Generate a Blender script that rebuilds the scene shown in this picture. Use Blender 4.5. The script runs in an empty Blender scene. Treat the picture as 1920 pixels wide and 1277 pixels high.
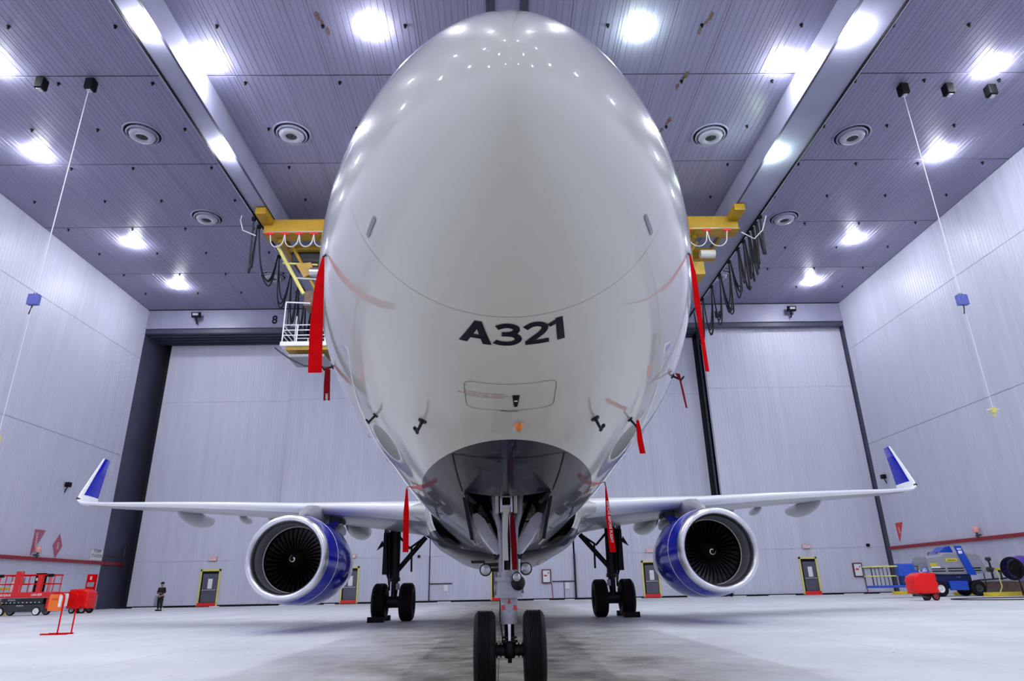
import bpy, bmesh, math, random
from mathutils import Vector, Matrix
random.seed(7)
R = math.radians
PI = math.pi
sc = bpy.context.scene
C = sc.collection

# ------------------------------------------------------------------ camera, world, exposure
cam_d = bpy.data.cameras.new('camera')
cam_d.sensor_width = 36.0
cam_d.lens = 1231.55 * 36 / 1920
cam_d.clip_start = 0.05
cam_d.clip_end = 400
cam = bpy.data.objects.new('camera', cam_d)
C.objects.link(cam)
_r = Vector((0.999715, -0.014972, -0.018583))
_u = Vector((0.012098, -0.353265, 0.935445))
_f = Vector((0.020570, 0.935403, 0.352983))
cam.matrix_world = Matrix(((_r.x, _u.x, -_f.x, -0.0776), (_r.y, _u.y, -_f.y, -7.4792), (_r.z, _u.z, -_f.z, 0.9764), (0, 0, 0, 1)))
sc.camera = cam
w = bpy.data.worlds.new('world')
sc.world = w
w.use_nodes = True
w.node_tree.nodes['Background'].inputs[0].default_value = (0.75, 0.78, 1.0, 1)
w.node_tree.nodes['Background'].inputs[1].default_value = 0.02
sc.view_settings.view_transform = 'Standard'
sc.view_settings.look = 'None'
sc.view_settings.gamma = 1.0
sc.view_settings.use_curve_mapping = False
sc.view_settings.exposure = 1.02
LAMP = 150.0          # emission strength of the high bay lenses


# ------------------------------------------------------------------ materials
def mat(name, col, rough=0.5, metal=0.0, var=0.0, vs=3.0, coat=0.0, bump=0.0, bs=20.0, emit=None, es=0.0, stretch=None, spec=0.5, rvar=0.0):
    m = bpy.data.materials.new(name)
    m.use_nodes = True
    nt = m.node_tree
    b = nt.nodes['Principled BSDF']
    b.inputs['Base Color'].default_value = (*col, 1)
    b.inputs['Roughness'].default_value = rough
    b.inputs['Metallic'].default_value = metal
    b.inputs['Coat Weight'].default_value = coat
    b.inputs['Coat Roughness'].default_value = 0.03
    b.inputs['Specular IOR Level'].default_value = spec
    if emit:
        b.inputs['Emission Color'].default_value = (*emit, 1)
        b.inputs['Emission Strength'].default_value = es
    if var or bump or rvar:
        g = nt.nodes.new('ShaderNodeNewGeometry')
        mp = nt.nodes.new('ShaderNodeMapping')
        nt.links.new(g.outputs['Position'], mp.inputs[0])
        if stretch:
            mp.inputs['Scale'].default_value = stretch
    if var or rvar:
        n = nt.nodes.new('ShaderNodeTexNoise')
        n.inputs['Scale'].default_value = vs
        n.inputs['Detail'].default_value = 5
        nt.links.new(mp.outputs[0], n.inputs['Vector'])
    if var:
        mr = nt.nodes.new('ShaderNodeMapRange')
        mr.inputs['From Min'].default_value = 0.3
        mr.inputs['From Max'].default_value = 0.7
        mr.inputs['To Min'].default_value = 1 - var
        mr.inputs['To Max'].default_value = 1 + var
        nt.links.new(n.outputs[0], mr.inputs[0])
        mx = nt.nodes.new('ShaderNodeVectorMath')
        mx.operation = 'SCALE'
        mx.inputs[0].default_value = col
        nt.links.new(mr.outputs[0], mx.inputs['Scale'])
        nt.links.new(mx.outputs[0], b.inputs['Base Color'])
    if rvar:
        mr2 = nt.nodes.new('ShaderNodeMapRange')
        mr2.inputs['From Min'].default_value = 0.3
        mr2.inputs['From Max'].default_value = 0.7
        mr2.inputs['To Min'].default_value = max(0, rough - rvar)
        mr2.inputs['To Max'].default_value = rough + rvar
        nt.links.new(n.outputs[0], mr2.inputs[0])
        nt.links.new(mr2.outputs[0], b.inputs['Roughness'])
    if bump:
        n2 = nt.nodes.new('ShaderNodeTexNoise')
        n2.inputs['Scale'].default_value = bs
        n2.inputs['Detail'].default_value = 4
        nt.links.new(mp.outputs[0], n2.inputs['Vector'])
        bp = nt.nodes.new('ShaderNodeBump')
        bp.inputs['Strength'].default_value = bump
        bp.inputs['Distance'].default_value = 0.02
        nt.links.new(n2.outputs[0], bp.inputs['Height'])
        nt.links.new(bp.outputs[0], b.inputs['Normal'])
    return m


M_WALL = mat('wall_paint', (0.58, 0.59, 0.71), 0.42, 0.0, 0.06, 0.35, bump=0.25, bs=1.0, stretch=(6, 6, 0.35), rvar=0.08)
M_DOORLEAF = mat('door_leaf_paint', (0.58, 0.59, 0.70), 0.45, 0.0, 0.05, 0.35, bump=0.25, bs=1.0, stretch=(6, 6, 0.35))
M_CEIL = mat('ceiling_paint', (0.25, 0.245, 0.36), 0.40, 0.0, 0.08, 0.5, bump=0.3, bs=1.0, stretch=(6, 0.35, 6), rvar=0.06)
M_BEAM = mat('beam_paint', (0.30, 0.305, 0.42), 0.40, 0.0, 0.08, 0.6)
M_DARK = mat('dark_gap', (0.012, 0.012, 0.02), 0.7)
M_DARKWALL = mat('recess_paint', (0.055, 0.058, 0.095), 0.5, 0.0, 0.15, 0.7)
M_FUSE = None
M_WHITE = mat('white_gloss_paint', (0.80, 0.82, 0.84), 0.25, coat=0.6)
M_NAVY = mat('navy_gloss_paint', (0.006, 0.008, 0.03), 0.12, coat=0.5, spec=0.2)
M_BLUE = mat('blue_gloss_paint', (0.001, 0.008, 0.42), 0.16, coat=0.45, spec=0.25)
M_WING = mat('wing_grey', (0.33, 0.33, 0.37), 0.35, 0.0, 0.06, 2.0, coat=0.2)
M_LE = mat('leading_edge_white', (0.86, 0.87, 0.9), 0.3, coat=0.3)
M_LIP = mat('polished_lip', (0.78, 0.78, 0.82), 0.30, 1.0, 0.04, 3)
M_DUCT = mat('inlet_duct', (0.16, 0.165, 0.19), 0.45)
M_FAN = mat('fan_metal', (0.06, 0.06, 0.066), 0.36, 1.0)
M_BLACK = mat('black_matt', (0.003, 0.003, 0.004), 0.6, spec=0.2)
M_RUBBER = mat('tyre_rubber', (0.004, 0.004, 0.006), 0.62, 0.0, 0.25, 12, bump=0.2, bs=60, spec=0.25)
M_GEARL = mat('gear_light_grey', (0.42, 0.42, 0.47), 0.35, 0.1, 0.12, 9)
M_BRACE = mat('brace_pale_grey', (0.68, 0.68, 0.74), 0.35, 0.0, 0.1, 9)
M_GEARD = mat('gear_dark', (0.012, 0.012, 0.017), 0.45, 0.0, 0.2, 9, spec=0.3)  # near-black; on the main gear this colour stands in for shade
M_CHROME = mat('piston_chrome', (0.72, 0.72, 0.78), 0.12, 1.0)
M_CREAM = mat('cream_paint', (0.62, 0.60, 0.55), 0.4)
M_RED = mat('red_paint', (0.75, 0.012, 0.012), 0.32, coat=0.4)
M_REDF = mat('red_fabric', (0.74, 0.002, 0.005), 0.75, var=0.10, vs=12, spec=0.05)
M_REDD = mat('dark_red_fabric', (0.22, 0.003, 0.008), 0.75, var=0.15, vs=14, spec=0.1)
M_PIPE = mat('red_pipe_paint', (0.30, 0.012, 0.022), 0.4)
M_REDC = mat('red_vinyl_cover', (0.88, 0.006, 0.005), 0.30, coat=0.15, bump=1.0, bs=3.0, spec=0.3)
M_YEL = mat('yellow_crane_paint', (0.42, 0.245, 0.008), 0.45, var=0.2, vs=1.5)
M_YELP = mat('pale_yellow_paint', (0.72, 0.66, 0.20), 0.5)
M_YELC = mat('curb_yellow', (0.75, 0.56, 0.03), 0.55, var=0.15, vs=3)
M_ORANGE = mat('orange_plastic', (0.9, 0.16, 0.01), 0.4)
M_OBEAC = mat('orange_beacon_lens', (0.85, 0.22, 0.0), 0.2, coat=1.0)
M_TXTW = mat('white_print', (0.85, 0.85, 0.85), 0.5)
M_TXTK = mat('dark_print', (0.003, 0.004, 0.018), 0.4, spec=0.2)
M_TXTR = mat('red_print', (0.45, 0.05, 0.03), 0.5)
M_DOOR = mat('grey_door_steel', (0.10, 0.105, 0.14), 0.45, 0.2, 0.1, 5)
M_STEEL = mat('bright_steel', (0.6, 0.6, 0.64), 0.3, 0.9)
M_CABLE = mat('black_cable', (0.012, 0.012, 0.018), 0.5)
M_CABLEW = mat('pale_cable', (0.62, 0.63, 0.62), 0.5)
M_BOXBLUE = mat('hoist_blue', (0.12, 0.15, 0.50), 0.4, var=0.15, vs=8)
M_LIFTBLUE = mat('lift_blue', (0.008, 0.07, 0.52), 0.35, coat=0.3)
M_LIFTDB = mat('lift_dark_blue', (0.008, 0.02, 0.13), 0.4)
M_HOOD = mat('lift_hood_grey', (0.30, 0.31, 0.35), 0.45, var=0.06, vs=4)
M_HOODL = mat('vent_grey', (0.42, 0.42, 0.50), 0.4)
M_CHAR = mat('lift_charcoal', (0.035, 0.04, 0.045), 0.5)
M_PURP = mat('purple_plastic', (0.10, 0.03, 0.42), 0.35, coat=0.3)
M_SKIN = mat('skin', (0.35, 0.2, 0.14), 0.6)
M_CLOTH = mat('black_cloth', (0.006, 0.006, 0.008), 0.9)
M_GLASS = mat('lamp_glass', (0.55, 0.56, 0.60), 0.15, 0.4)
M_PAPER = mat('paper', (0.8, 0.8, 0.8), 0.7)
M_PINK = mat('faded_red_sign', (0.42, 0.10, 0.16), 0.5)
M_BROWN = mat('rusty_plate', (0.16, 0.10, 0.08), 0.7, var=0.3, vs=3)
M_LAMP = mat('lamp_lens', (1, 1, 1), 0.5, emit=(0.93, 0.95, 1.0), es=LAMP)
M_LAMPG = mat('lamp_lens_green', (1, 1, 1), 0.5, emit=(0.80, 1.0, 0.84), es=LAMP)
M_PINKL = mat('wall_beacon_lens', (0.8, 0.35, 0.33), 0.3)


def fuselage_material():
    m = bpy.data.materials.new('fuselage_paint')
    m.use_nodes = True
    nt = m.node_tree
    b = nt.nodes['Principled BSDF']
    g = nt.nodes.new('ShaderNodeNewGeometry')
    s = nt.nodes.new('ShaderNodeSeparateXYZ')
    nt.links.new(g.outputs['Position'], s.inputs[0])
    # painted belly: everything under the paint line, which rises a little aft
    mr = nt.nodes.new('ShaderNodeMapRange')
    mr.inputs['From Min'].default_value = 1.0
    mr.inputs['From Max'].default_value = 9.0
    mr.inputs['To Min'].default_value = 2.10
    mr.inputs['To Max'].default_value = 2.33
    nt.links.new(s.outputs['Y'], mr.inputs[0])
    lt = nt.nodes.new('ShaderNodeMath')
    lt.operation = 'LESS_THAN'
    nt.links.new(s.outputs['Z'], lt.inputs[0])
    nt.links.new(mr.outputs[0], lt.inputs[1])
    mx = nt.nodes.new('ShaderNodeMix')
    mx.data_type = 'RGBA'
    mx.inputs[6].default_value = (0.66, 0.67, 0.61, 1)
    mx.inputs[7].default_value = (0.006, 0.008, 0.03, 1)
    nt.links.new(lt.outputs[0], mx.inputs[0])
    nt.links.new(mx.outputs[2], b.inputs['Base Color'])
    b.inputs['Roughness'].default_value = 0.3
    cw = nt.nodes.new('ShaderNodeMapRange')
    cw.inputs['To Min'].default_value = 1.0
    cw.inputs['To Max'].default_value = 0.36
    nt.links.new(lt.outputs[0], cw.inputs[0])
    nt.links.new(cw.outputs[0], b.inputs['Coat Weight'])
    b.inputs['Coat Roughness'].default_value = 0.015
    b.inputs['Coat IOR'].default_value = 1.5
    b.inputs['Specular IOR Level'].default_value = 0.1
    n = nt.nodes.new('ShaderNodeTexNoise')
    n.inputs['Scale'].default_value = 1.3
    nt.links.new(g.outputs['Position'], n.inputs['Vector'])
    bp = nt.nodes.new('ShaderNodeBump')
    bp.inputs['Strength'].default_value = 0.10
    bp.inputs['Distance'].default_value = 0.02
    nt.links.new(n.outputs[0], bp.inputs['Height'])
    nt.links.new(bp.outputs[0], b.inputs['Coat Normal'])
    return m


M_FUSE = fuselage_material()


def floor_material():
    m = bpy.data.materials.new('painted_concrete')
    m.use_nodes = True
    nt = m.node_tree
    N = nt.nodes.new
    L = nt.links.new
    b = nt.nodes['Principled BSDF']
    g = N('ShaderNodeNewGeometry')
    s = N('ShaderNodeSeparateXYZ')
    L(g.outputs['Position'], s.inputs[0])
    n1 = N('ShaderNodeTexNoise')
    n1.inputs['Scale'].default_value = 0.35
    n1.inputs['Detail'].default_value = 6
    L(g.outputs['Position'], n1.inputs['Vector'])
    r1 = N('ShaderNodeValToRGB')
    r1.color_ramp.elements[0].position = 0.30
    r1.color_ramp.elements[0].color = (0.60, 0.62, 0.66, 1)
    r1.color_ramp.elements[1].position = 0.72
    r1.color_ramp.elements[1].color = (0.78, 0.80, 0.82, 1)
    L(n1.outputs[0], r1.inputs[0])
    # worn, oil-browned strip where aircraft are parked
    ab = N('ShaderNodeMath')
    ab.operation = 'ABSOLUTE'
    L(s.outputs['X'], ab.inputs[0])
    n2 = N('ShaderNodeTexNoise')
    n2.inputs['Scale'].default_value = 0.55
    n2.inputs['Detail'].default_value = 7
    n2.inputs['Roughness'].default_value = 0.65
    L(g.outputs['Position'], n2.inputs['Vector'])
    ad = N('ShaderNodeMath')
    ad.operation = 'MULTIPLY_ADD'
    ad.inputs[1].default_value = 5.0
    L(n2.outputs[0], ad.inputs[0])
    L(ab.outputs[0], ad.inputs[2])
    mr = N('ShaderNodeMapRange')
    mr.inputs['From Min'].default_value = 3.6
    mr.inputs['From Max'].default_value = 6.4
    mr.inputs['To Min'].default_value = 1.0
    mr.inputs['To Max'].default_value = 0.0
    L(ad.outputs[0], mr.inputs[0])
    n3 = N('ShaderNodeTexNoise')
    n3.inputs['Scale'].default_value = 1.3
    n3.inputs['Detail'].default_value = 8
    n3.inputs['Roughness'].default_value = 0.7
    L(g.outputs['Position'], n3.inputs['Vector'])
    r3 = N('ShaderNodeValToRGB')
    e = r3.color_ramp.elements
    e[0].position = 0.36
    e[0].color = (0.13, 0.105, 0.09, 1)
    e[1].position = 0.62
    e[1].color = (0.52, 0.505, 0.44, 1)
    x = e.new(0.48)
    x.color = (0.32, 0.285, 0.24, 1)
    L(n3.outputs[0], r3.inputs[0])
    mx = N('ShaderNodeMix')
    mx.data_type = 'RGBA'
    L(mr.outputs[0], mx.inputs[0])
    L(r1.outputs[0], mx.inputs[6])
    L(r3.outputs[0], mx.inputs[7])
    # small dark specks
    v = N('ShaderNodeTexNoise')
    v.inputs['Scale'].default_value = 9
    v.inputs['Detail'].default_value = 2
    L(g.outputs['Position'], v.inputs['Vector'])
    rv = N('ShaderNodeMapRange')
    rv.inputs['From Min'].default_value = 0.72
    rv.inputs['From Max'].default_value = 0.76
    L(v.outputs[0], rv.inputs[0])
    mx2 = N('ShaderNodeMix')
    mx2.data_type = 'RGBA'
    mx2.inputs[7].default_value = (0.10, 0.09, 0.09, 1)
    L(rv.outputs[0], mx2.inputs[0])
    L(mx.outputs[2], mx2.inputs[6])
    L(mx2.outputs[2], b.inputs['Base Color'])
    rr = N('ShaderNodeMapRange')
    rr.inputs['To Min'].default_value = 0.35
    rr.inputs['To Max'].default_value = 0.6
    L(n3.outputs[0], rr.inputs[0])
    L(rr.outputs[0], b.inputs['Roughness'])
    bp = N('ShaderNodeBump')
    bp.inputs['Strength'].default_value = 0.15
    bp.inputs['Distance'].default_value = 0.01
    L(n3.outputs[0], bp.inputs['Height'])
    L(bp.outputs[0], b.inputs['Normal'])
    return m


M_FLOOR = floor_material()


# ------------------------------------------------------------------ mesh builder
class MB:
    def __init__(s):
        s.v = []
        s.f = []
        s.sm = []
        s.mi = []
        s.cur = 0

    def add(s, vs, fs, smooth=False):
        o = len(s.v)
        s.v += [tuple(p) for p in vs]
        for f in fs:
            s.f.append([i + o for i in f])
            s.sm.append(smooth)
            s.mi.append(s.cur)
        return s

    def box(s, a, b, m=None):
        x0, y0, z0 = a
        x1, y1, z1 = b
        vs = [Vector(p) for p in ((x0, y0, z0), (x1, y0, z0), (x1, y1, z0), (x0, y1, z0), (x0, y0, z1), (x1, y0, z1), (x1, y1, z1), (x0, y1, z1))]
        if m:
            vs = [m @ p for p in vs]
        return s.add(vs, [(0, 3, 2, 1), (4, 5, 6, 7), (0, 1, 5, 4), (1, 2, 6, 5), (2, 3, 7, 6), (3, 0, 4, 7)])

    def bbox(s, a, b, r=0.02, m=None):
        """box with chamfered edges"""
        a = Vector(a)
        b = Vector(b)
        c = (a + b) / 2
        h = (b - a) / 2
        r = min(r, h.x * .9, h.y * .9, h.z * .9)
        bm = bmesh.new()
        bmesh.ops.create_cube(bm, size=2)
        for v in bm.verts:
            v.co = Vector((v.co.x * h.x, v.co.y * h.y, v.co.z * h.z)) + c
        bmesh.ops.bevel(bm, geom=bm.edges[:], offset=r, segments=2, affect='EDGES', profile=.6)
        vs = [(m @ v.co if m else v.co.copy()) for v in bm.verts]
        bm.verts.index_update()
        fs = [[v.index for v in f.verts] for f in bm.faces]
        bm.free()
        return s.add(vs, fs)

    def cyl(s, p, q, r, r2=None, n=16, cap=True):
        p = Vector(p)
        q = Vector(q)
        r2 = r if r2 is None else r2
        d = (q - p).normalized()
        u = d.orthogonal().normalized()
        w_ = d.cross(u)
        ra = [p + (u * math.cos(t) + w_ * math.sin(t)) * r for t in [2 * PI * i / n for i in range(n)]]
        rb = [q + (u * math.cos(t) + w_ * math.sin(t)) * r2 for t in [2 * PI * i / n for i in range(n)]]
        s.add(ra + rb, [(i, (i + 1) % n, n + (i + 1) % n, n + i) for i in range(n)], True)
        if cap:
            s.add(ra, [list(range(n))[::-1]])
            s.add(rb, [list(range(n))])
        return s

    def tube(s, pts, r, n=8, closed=False):
        pts = [Vector(p) for p in pts]
        k = len(pts)
        rings = []
        up = None
        for i, p in enumerate(pts):
            if closed:
                t = (pts[(i + 1) % k] - pts[i - 1]).normalized()
            else:
                t = (pts[min(i + 1, k - 1)] - pts[max(i - 1, 0)]).normalized()
            if up is None:
                u = t.orthogonal().normalized()
            else:
                u = (up - t * up.dot(t))
                u = u.normalized() if u.length > 1e-6 else t.orthogonal().normalized()
            up = u
            w_ = t.cross(u)
            rings.append([p + (u * math.cos(a) + w_ * math.sin(a)) * r for a in [2 * PI * j / n for j in range(n)]])
        return s.loft(rings, close=closed, caps=not closed)

    def loft(s, rings, close=False, caps=True, smooth=True):
        n = len(rings[0])
        k = len(rings)
        vs = [p for r_ in rings for p in r_]
        fs = []
        for i in range(k if close else k - 1):
            a = i * n
            b = ((i + 1) % k) * n
            for j in range(n):
                fs.append((a + j, a + (j + 1) % n, b + (j + 1) % n, b + j))
        s.add(vs, fs, smooth)
        if caps and not close:
            s.add(rings[0], [list(range(n))[::-1]])
            s.add(rings[-1], [list(range(n))])
        return s

    def grid(s, rows, smooth=True):
        n = len(rows[0])
        vs = [p for r_ in rows for p in r_]
        fs = [(i * n + j, i * n + j + 1, (i + 1) * n + j + 1, (i + 1) * n + j) for i in range(len(rows) - 1) for j in range(n - 1)]
        return s.add(vs, fs, smooth)

    def lathe(s, prof, n=48, m=None, caps=False):
        """profile [(r, h)] spun about local Z, then placed by m"""
        rings = []
        for r_, h in prof:
            ring = [Vector((r_ * math.cos(2 * PI * i / n), r_ * math.sin(2 * PI * i / n), h)) for i in range(n)]
            rings.append([m @ p for p in ring] if m else ring)
        return s.loft(rings, caps=caps)

    def prism(s, poly, z0, z1, m=None):
        """2D polygon (local XY) extruded along local Z"""
        n = len(poly)
        a = [Vector((x, y, z0)) for x, y in poly]
        b = [Vector((x, y, z1)) for x, y in poly]
        vs = a + b
        if m:
            vs = [m @ p for p in vs]
        return s.add(vs, [list(range(n))[::-1], list(range(n, 2 * n))] + [(i, (i + 1) % n, n + (i + 1) % n, n + i) for i in range(n)])

    def mesh(s, name):
        me = bpy.data.meshes.new(name)
        me.from_pydata([tuple(v) for v in s.v], [], s.f)
        me.polygons.foreach_set('use_smooth', s.sm)
        me.polygons.foreach_set('material_index', s.mi)
        me.update()
        return me

    def build(s, name, mats, parent=None, loc=None, rot=None, fixn=True):
        me = s.mesh(name)
        if fixn:
            bm = bmesh.new()
            bm.from_mesh(me)
            bmesh.ops.recalc_face_normals(bm, faces=bm.faces[:])
            bm.to_mesh(me)
            bm.free()
        for m in (mats if isinstance(mats, (list, tuple)) else [mats]):
            me.materials.append(m)
        return link(name, me, parent, loc, rot)


def link(name, me, parent=None, loc=None, rot=None):
    o = bpy.data.objects.new(name, me)
    C.objects.link(o)
    if parent:
        o.parent = parent
    if loc is not None:
        o.location = loc
    if rot is not None:
        o.rotation_euler = rot
    return o


def empty(name, loc=(0, 0, 0), rz=0):
    o = bpy.data.objects.new(name, None)
    C.objects.link(o)
    o.location = loc
    o.rotation_euler = (0, 0, rz)
    o.empty_display_size = 0.1
    return o


def tag(o, label, cat, group=None):
    o['label'] = label
    o['category'] = cat
    if group:
        o['group'] = group
    return o


def copy_tree(o, parent=None):
    c = o.copy()
    C.objects.link(c)
    if parent:
        c.parent = parent
    for ch in [k for k in bpy.data.objects if k.parent == o]:
        copy_tree(ch, c)
    return c


def struct(o):
    o['kind'] = 'structure'
    return o


def T(x=0, y=0, z=0):
    return Matrix.Translation((x, y, z))


def RX(a):
    return Matrix.Rotation(a, 4, 'X')


def RY(a):
    return Matrix.Rotation(a, 4, 'Y')


def RZ(a):
    return Matrix.Rotation(a, 4, 'Z')


def text_mesh(txt, size=1.0, bold=0.0, extrude=0.0, sx=1.0, spacing=1.0, align='CENTER'):
    cu = bpy.data.curves.new('t', 'FONT')
    cu.body = txt
    cu.size = size
    cu.offset = bold
    cu.extrude = extrude
    cu.align_x = align
    cu.align_y = 'CENTER'
    cu.space_character = spacing
    cu.resolution_u = 4
    ob = bpy.data.objects.new('t', cu)
    C.objects.link(ob)
    dg = bpy.context.evaluated_depsgraph_get()
    me = bpy.data.meshes.new_from_object(ob.evaluated_get(dg))
    bpy.data.objects.remove(ob)
    for v in me.vertices:
        v.co.x *= sx
    return me


def text_obj(name, txt, m, M, parent=None, **kw):
    me = text_mesh(txt, **kw)
    me.transform(M)
    me.materials.clear()
    me.materials.append(m)
    return link(name, me, parent)


# matrix for things printed on a wall and read from the hangar: local x -> +X, local y -> +Z, facing -Y
def face_front(x, y, z):
    return Matrix(((1, 0, 0, x), (0, 0, -1, y), (0, 1, 0, z), (0, 0, 0, 1)))


def face_px(x, y, z):     # on the left wall, facing +X; read from inside
    return Matrix(((0, 0, 1, x), (1, 0, 0, y), (0, 1, 0, z), (0, 0, 0, 1)))


def face_nx(x, y, z):     # on the right wall, facing -X
    return Matrix(((0, 0, -1, x), (-1, 0, 0, y), (0, 1, 0, z), (0, 0, 0, 1)))


# ------------------------------------------------------------------ hangar shell
ZC = 26.1
XL, XR = -33.0, 32.8
YF, YB = -45.0, 50.0


def ribbed(width, length, pitch=0.3, d=0.014, t=0.05):
    """a ribbed sheet in local XY, face towards local -Z, ribs along local Y"""
    xs = [0.0]
    zs = [0.0]
    n = int(round(width / pitch))
    for i in range(n):
        x = (i + 0.5) * width / n
        xs += [x - 0.020, x - 0.012, x + 0.012, x + 0.020]
        zs += [0, d, d, 0]
    xs.append(width)
    zs.append(0)
    mb = MB()
    lo = [Vector((x, 0, z)) for x, z in zip(xs, zs)]
    hi = [Vector((x, length, z)) for x, z in zip(xs, zs)]
    mb.grid([lo, hi], smooth=False)
    e = [Vector((0, 0, 0)), Vector((0, length, 0)), Vector((0, length, t)), Vector((0, 0, t))]
    mb.add(e, [(0, 1, 2, 3)])
    mb.add([p + Vector((width, 0, 0)) for p in e], [(3, 2, 1, 0)])
    mb.add([Vector((0, 0, 0)), Vector((width, 0, 0)), Vector((width, 0, t)), Vector((0, 0, t))], [(3, 2, 1, 0)])
    mb.add([Vector((0, length, 0)), Vector((width, length, 0)), Vector((width, length, t)), Vector((0, length, t))], [(0, 1, 2, 3)])
    return mb.mesh('ribbed')


# floor: base and slabs
fl = struct(MB().box((XL - 2, YF, -0.4), (XR + 2, 56, -0.03)).build('floor', M_FLOOR))
slab_me = None
for i in range(-6, 6):
    for j in range(-3, 10):
        if slab_me is None:
            slab_me = MB().bbox((0.004, 0.004, -0.02), (5.996, 5.996, 0.0), 0.004).mesh('slab')
            slab_me.materials.append(M_FLOOR)
        s_ = link('slab', slab_me, fl, (-0.13 + 6 * i, -4.5 + 6 * j, 0))

# ceiling
ce = struct(MB().box((XL - 1, YF, ZC + 0.06), (XR + 1, 51, ZC + 0.5)).build('ceiling', M_DARK))
ncol = 27
wcol = (XR - XL) / ncol
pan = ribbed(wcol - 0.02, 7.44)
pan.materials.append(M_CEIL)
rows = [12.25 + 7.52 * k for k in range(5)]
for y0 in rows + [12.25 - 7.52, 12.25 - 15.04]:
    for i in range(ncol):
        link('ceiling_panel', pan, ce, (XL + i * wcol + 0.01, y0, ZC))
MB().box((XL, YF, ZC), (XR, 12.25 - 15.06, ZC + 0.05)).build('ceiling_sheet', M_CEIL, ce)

# side walls: ribs vertical, panel rows between the seams
zr = [(0.0, 3.6), (3.6, 12.4), (12.4, 21.3), (21.3, 26.1)]


def side_wall(name, x, sgn):
    wl = struct(MB().box((x, YF, 0), (x - sgn * 0.6, YB, ZC), None).build(name, M_DARK))
    n = 24
    wy = 2.4
    for z0, z1 in zr:
        me = ribbed(wy - 0.012, z1 - z0 - 0.03)
        me.materials.append(M_WALL)
        for i in range(n):
            y0 = YB - (i + 1) * wy
            o = link('wall_panel', me, wl)
            if sgn > 0:   # left wall, face to +X : local -Z -> +X, local Y -> Z, local X -> Y
                o.matrix_world = Matrix(((0, 0, -1, x + 0.06), (1, 0, 0, y0), (0, 1, 0, z0 + 0.015), (0, 0, 0, 1)))
            else:
                o.matrix_world = Matrix(((0, 0, 1, x - 0.06), (-1, 0, 0, y0 + wy - 0.012), (0, 1, 0, z0 + 0.015), (0, 0, 0, 1)))
    yy = YB - n * wy
    MB().box((x, YF, 0), (x + sgn * 0.05, yy, ZC)).build('wall_sheet', M_WALL, wl)
    return wl


side_wall('wall_left', XL, 1)
side_wall('wall_right', XR, -1)
struct(MB().box((XL - 1, YF - 0.5, 0), (XR + 1, YF, ZC)).build('wall_front', M_WALL))

# recess behind the header: returns, soffit and the far closing wall
wb = struct(MB().box((XL - 1, 54.6, 0), (XR + 1, 55.2, ZC)).build('wall_back', M_DARK))
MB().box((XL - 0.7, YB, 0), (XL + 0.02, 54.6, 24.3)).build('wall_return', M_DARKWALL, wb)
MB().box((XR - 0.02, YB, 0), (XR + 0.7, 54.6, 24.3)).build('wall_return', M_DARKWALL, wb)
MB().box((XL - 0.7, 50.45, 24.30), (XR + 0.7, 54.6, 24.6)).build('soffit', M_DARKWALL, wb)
# header beam over the big doors
hd = struct(MB().box((XL, 50.0, 24.3), (XR, 50.5, ZC)).build('trim_1', M_BEAM))
MB().box((XL, 49.86, 24.22), (XR, 50.0, 24.34)).build('header_ledge', M_BEAM, hd)
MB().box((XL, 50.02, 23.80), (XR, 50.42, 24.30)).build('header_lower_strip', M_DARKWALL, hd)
# the guide rails under the header
for k, yy in enumerate((50.7, 51.35, 52.05, 52.8)):
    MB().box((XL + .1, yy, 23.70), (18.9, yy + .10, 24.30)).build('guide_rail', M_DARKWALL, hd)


def leaf(name, x0, x1, y, z1=23.75):
    lf = struct(MB().box((x0, y + 0.05, 0.12), (x1, y + 0.45, z1)).build(name, M_DOORLEAF))
    n = max(2, int(round((x1 - x0) / 2.4)))
    ww = (x1 - x0) / n
    for z0, zz in ((0.12, 3.68), (3.68, 18.0), (18.0, z1)):
        me = ribbed(ww - 0.01, zz - z0 - 0.02)
        me.materials.append(M_DOORLEAF)
        for i in range(n):
            o = link('door_panel', me, lf)
            o.matrix_world = Matrix(((1, 0, 0, x0 + i * ww + .005), (0, 0, 1, y), (0, 1, 0, z0 + 0.01), (0, 0, 0, 1)))
    MB().box((x0, y + 0.1, 0.02), (x1, y + 0.4, 0.14)).build('bottom_seal', M_BLACK, lf)
    return lf


leafL = leaf('door_1', -31.95, -19.75, 53.2)
leaf2 = leaf('door_2', -19.65, -6.30, 52.6)
leafC = leaf('door_3', -6.22, 6.2, 52.6)
leaf4 = leaf('door_4', 6.36, 18.95, 52.6)
leafR = leaf('door_5', 19.30, 32.72, 50.75, 24.25)
MB().box((18.97, 52.9, 0), (19.73, 53.2, 23.75)).build('leaf_gap_cover', M_DARK, leaf4)
MB().cyl((19.45, 52.4, 0.1), (19.45, 52.4, 24.2), 0.12).build('leaf_edge_post', M_DARKWALL, leaf4)
MB().box((6.21, 52.35, 0.0), (6.35, 52.62, 3.7)).build('leaf_edge_strip', M_DARK, leafC)
MB().box((-6.30, 52.5, 0.0), (-6.22, 52.62, 3.7)).build('leaf_edge_strip', M_DARK, leafC)
for sx in (-1, 1):
    MB().box((sx * 6.2, 52.52, 1.42), (sx * 4.3, 52.6, 1.50)).build('hatch_lintel', M_DARK, leafC)
MB().box((5.28, 52.54, 0.1), (5.32, 52.6, 1.42)).build('hatch_joint', M_DARK, leafC)
MB().box((5.40, 52.53, 0.85), (5.75, 52.59, 1.35)).build('paper_notice', M_PAPER, leafC)
MB().box((-5.0, 52.53, 0.85), (-4.65, 52.59, 1.35)).build('paper_notice', M_PAPER, leafC)
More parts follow.
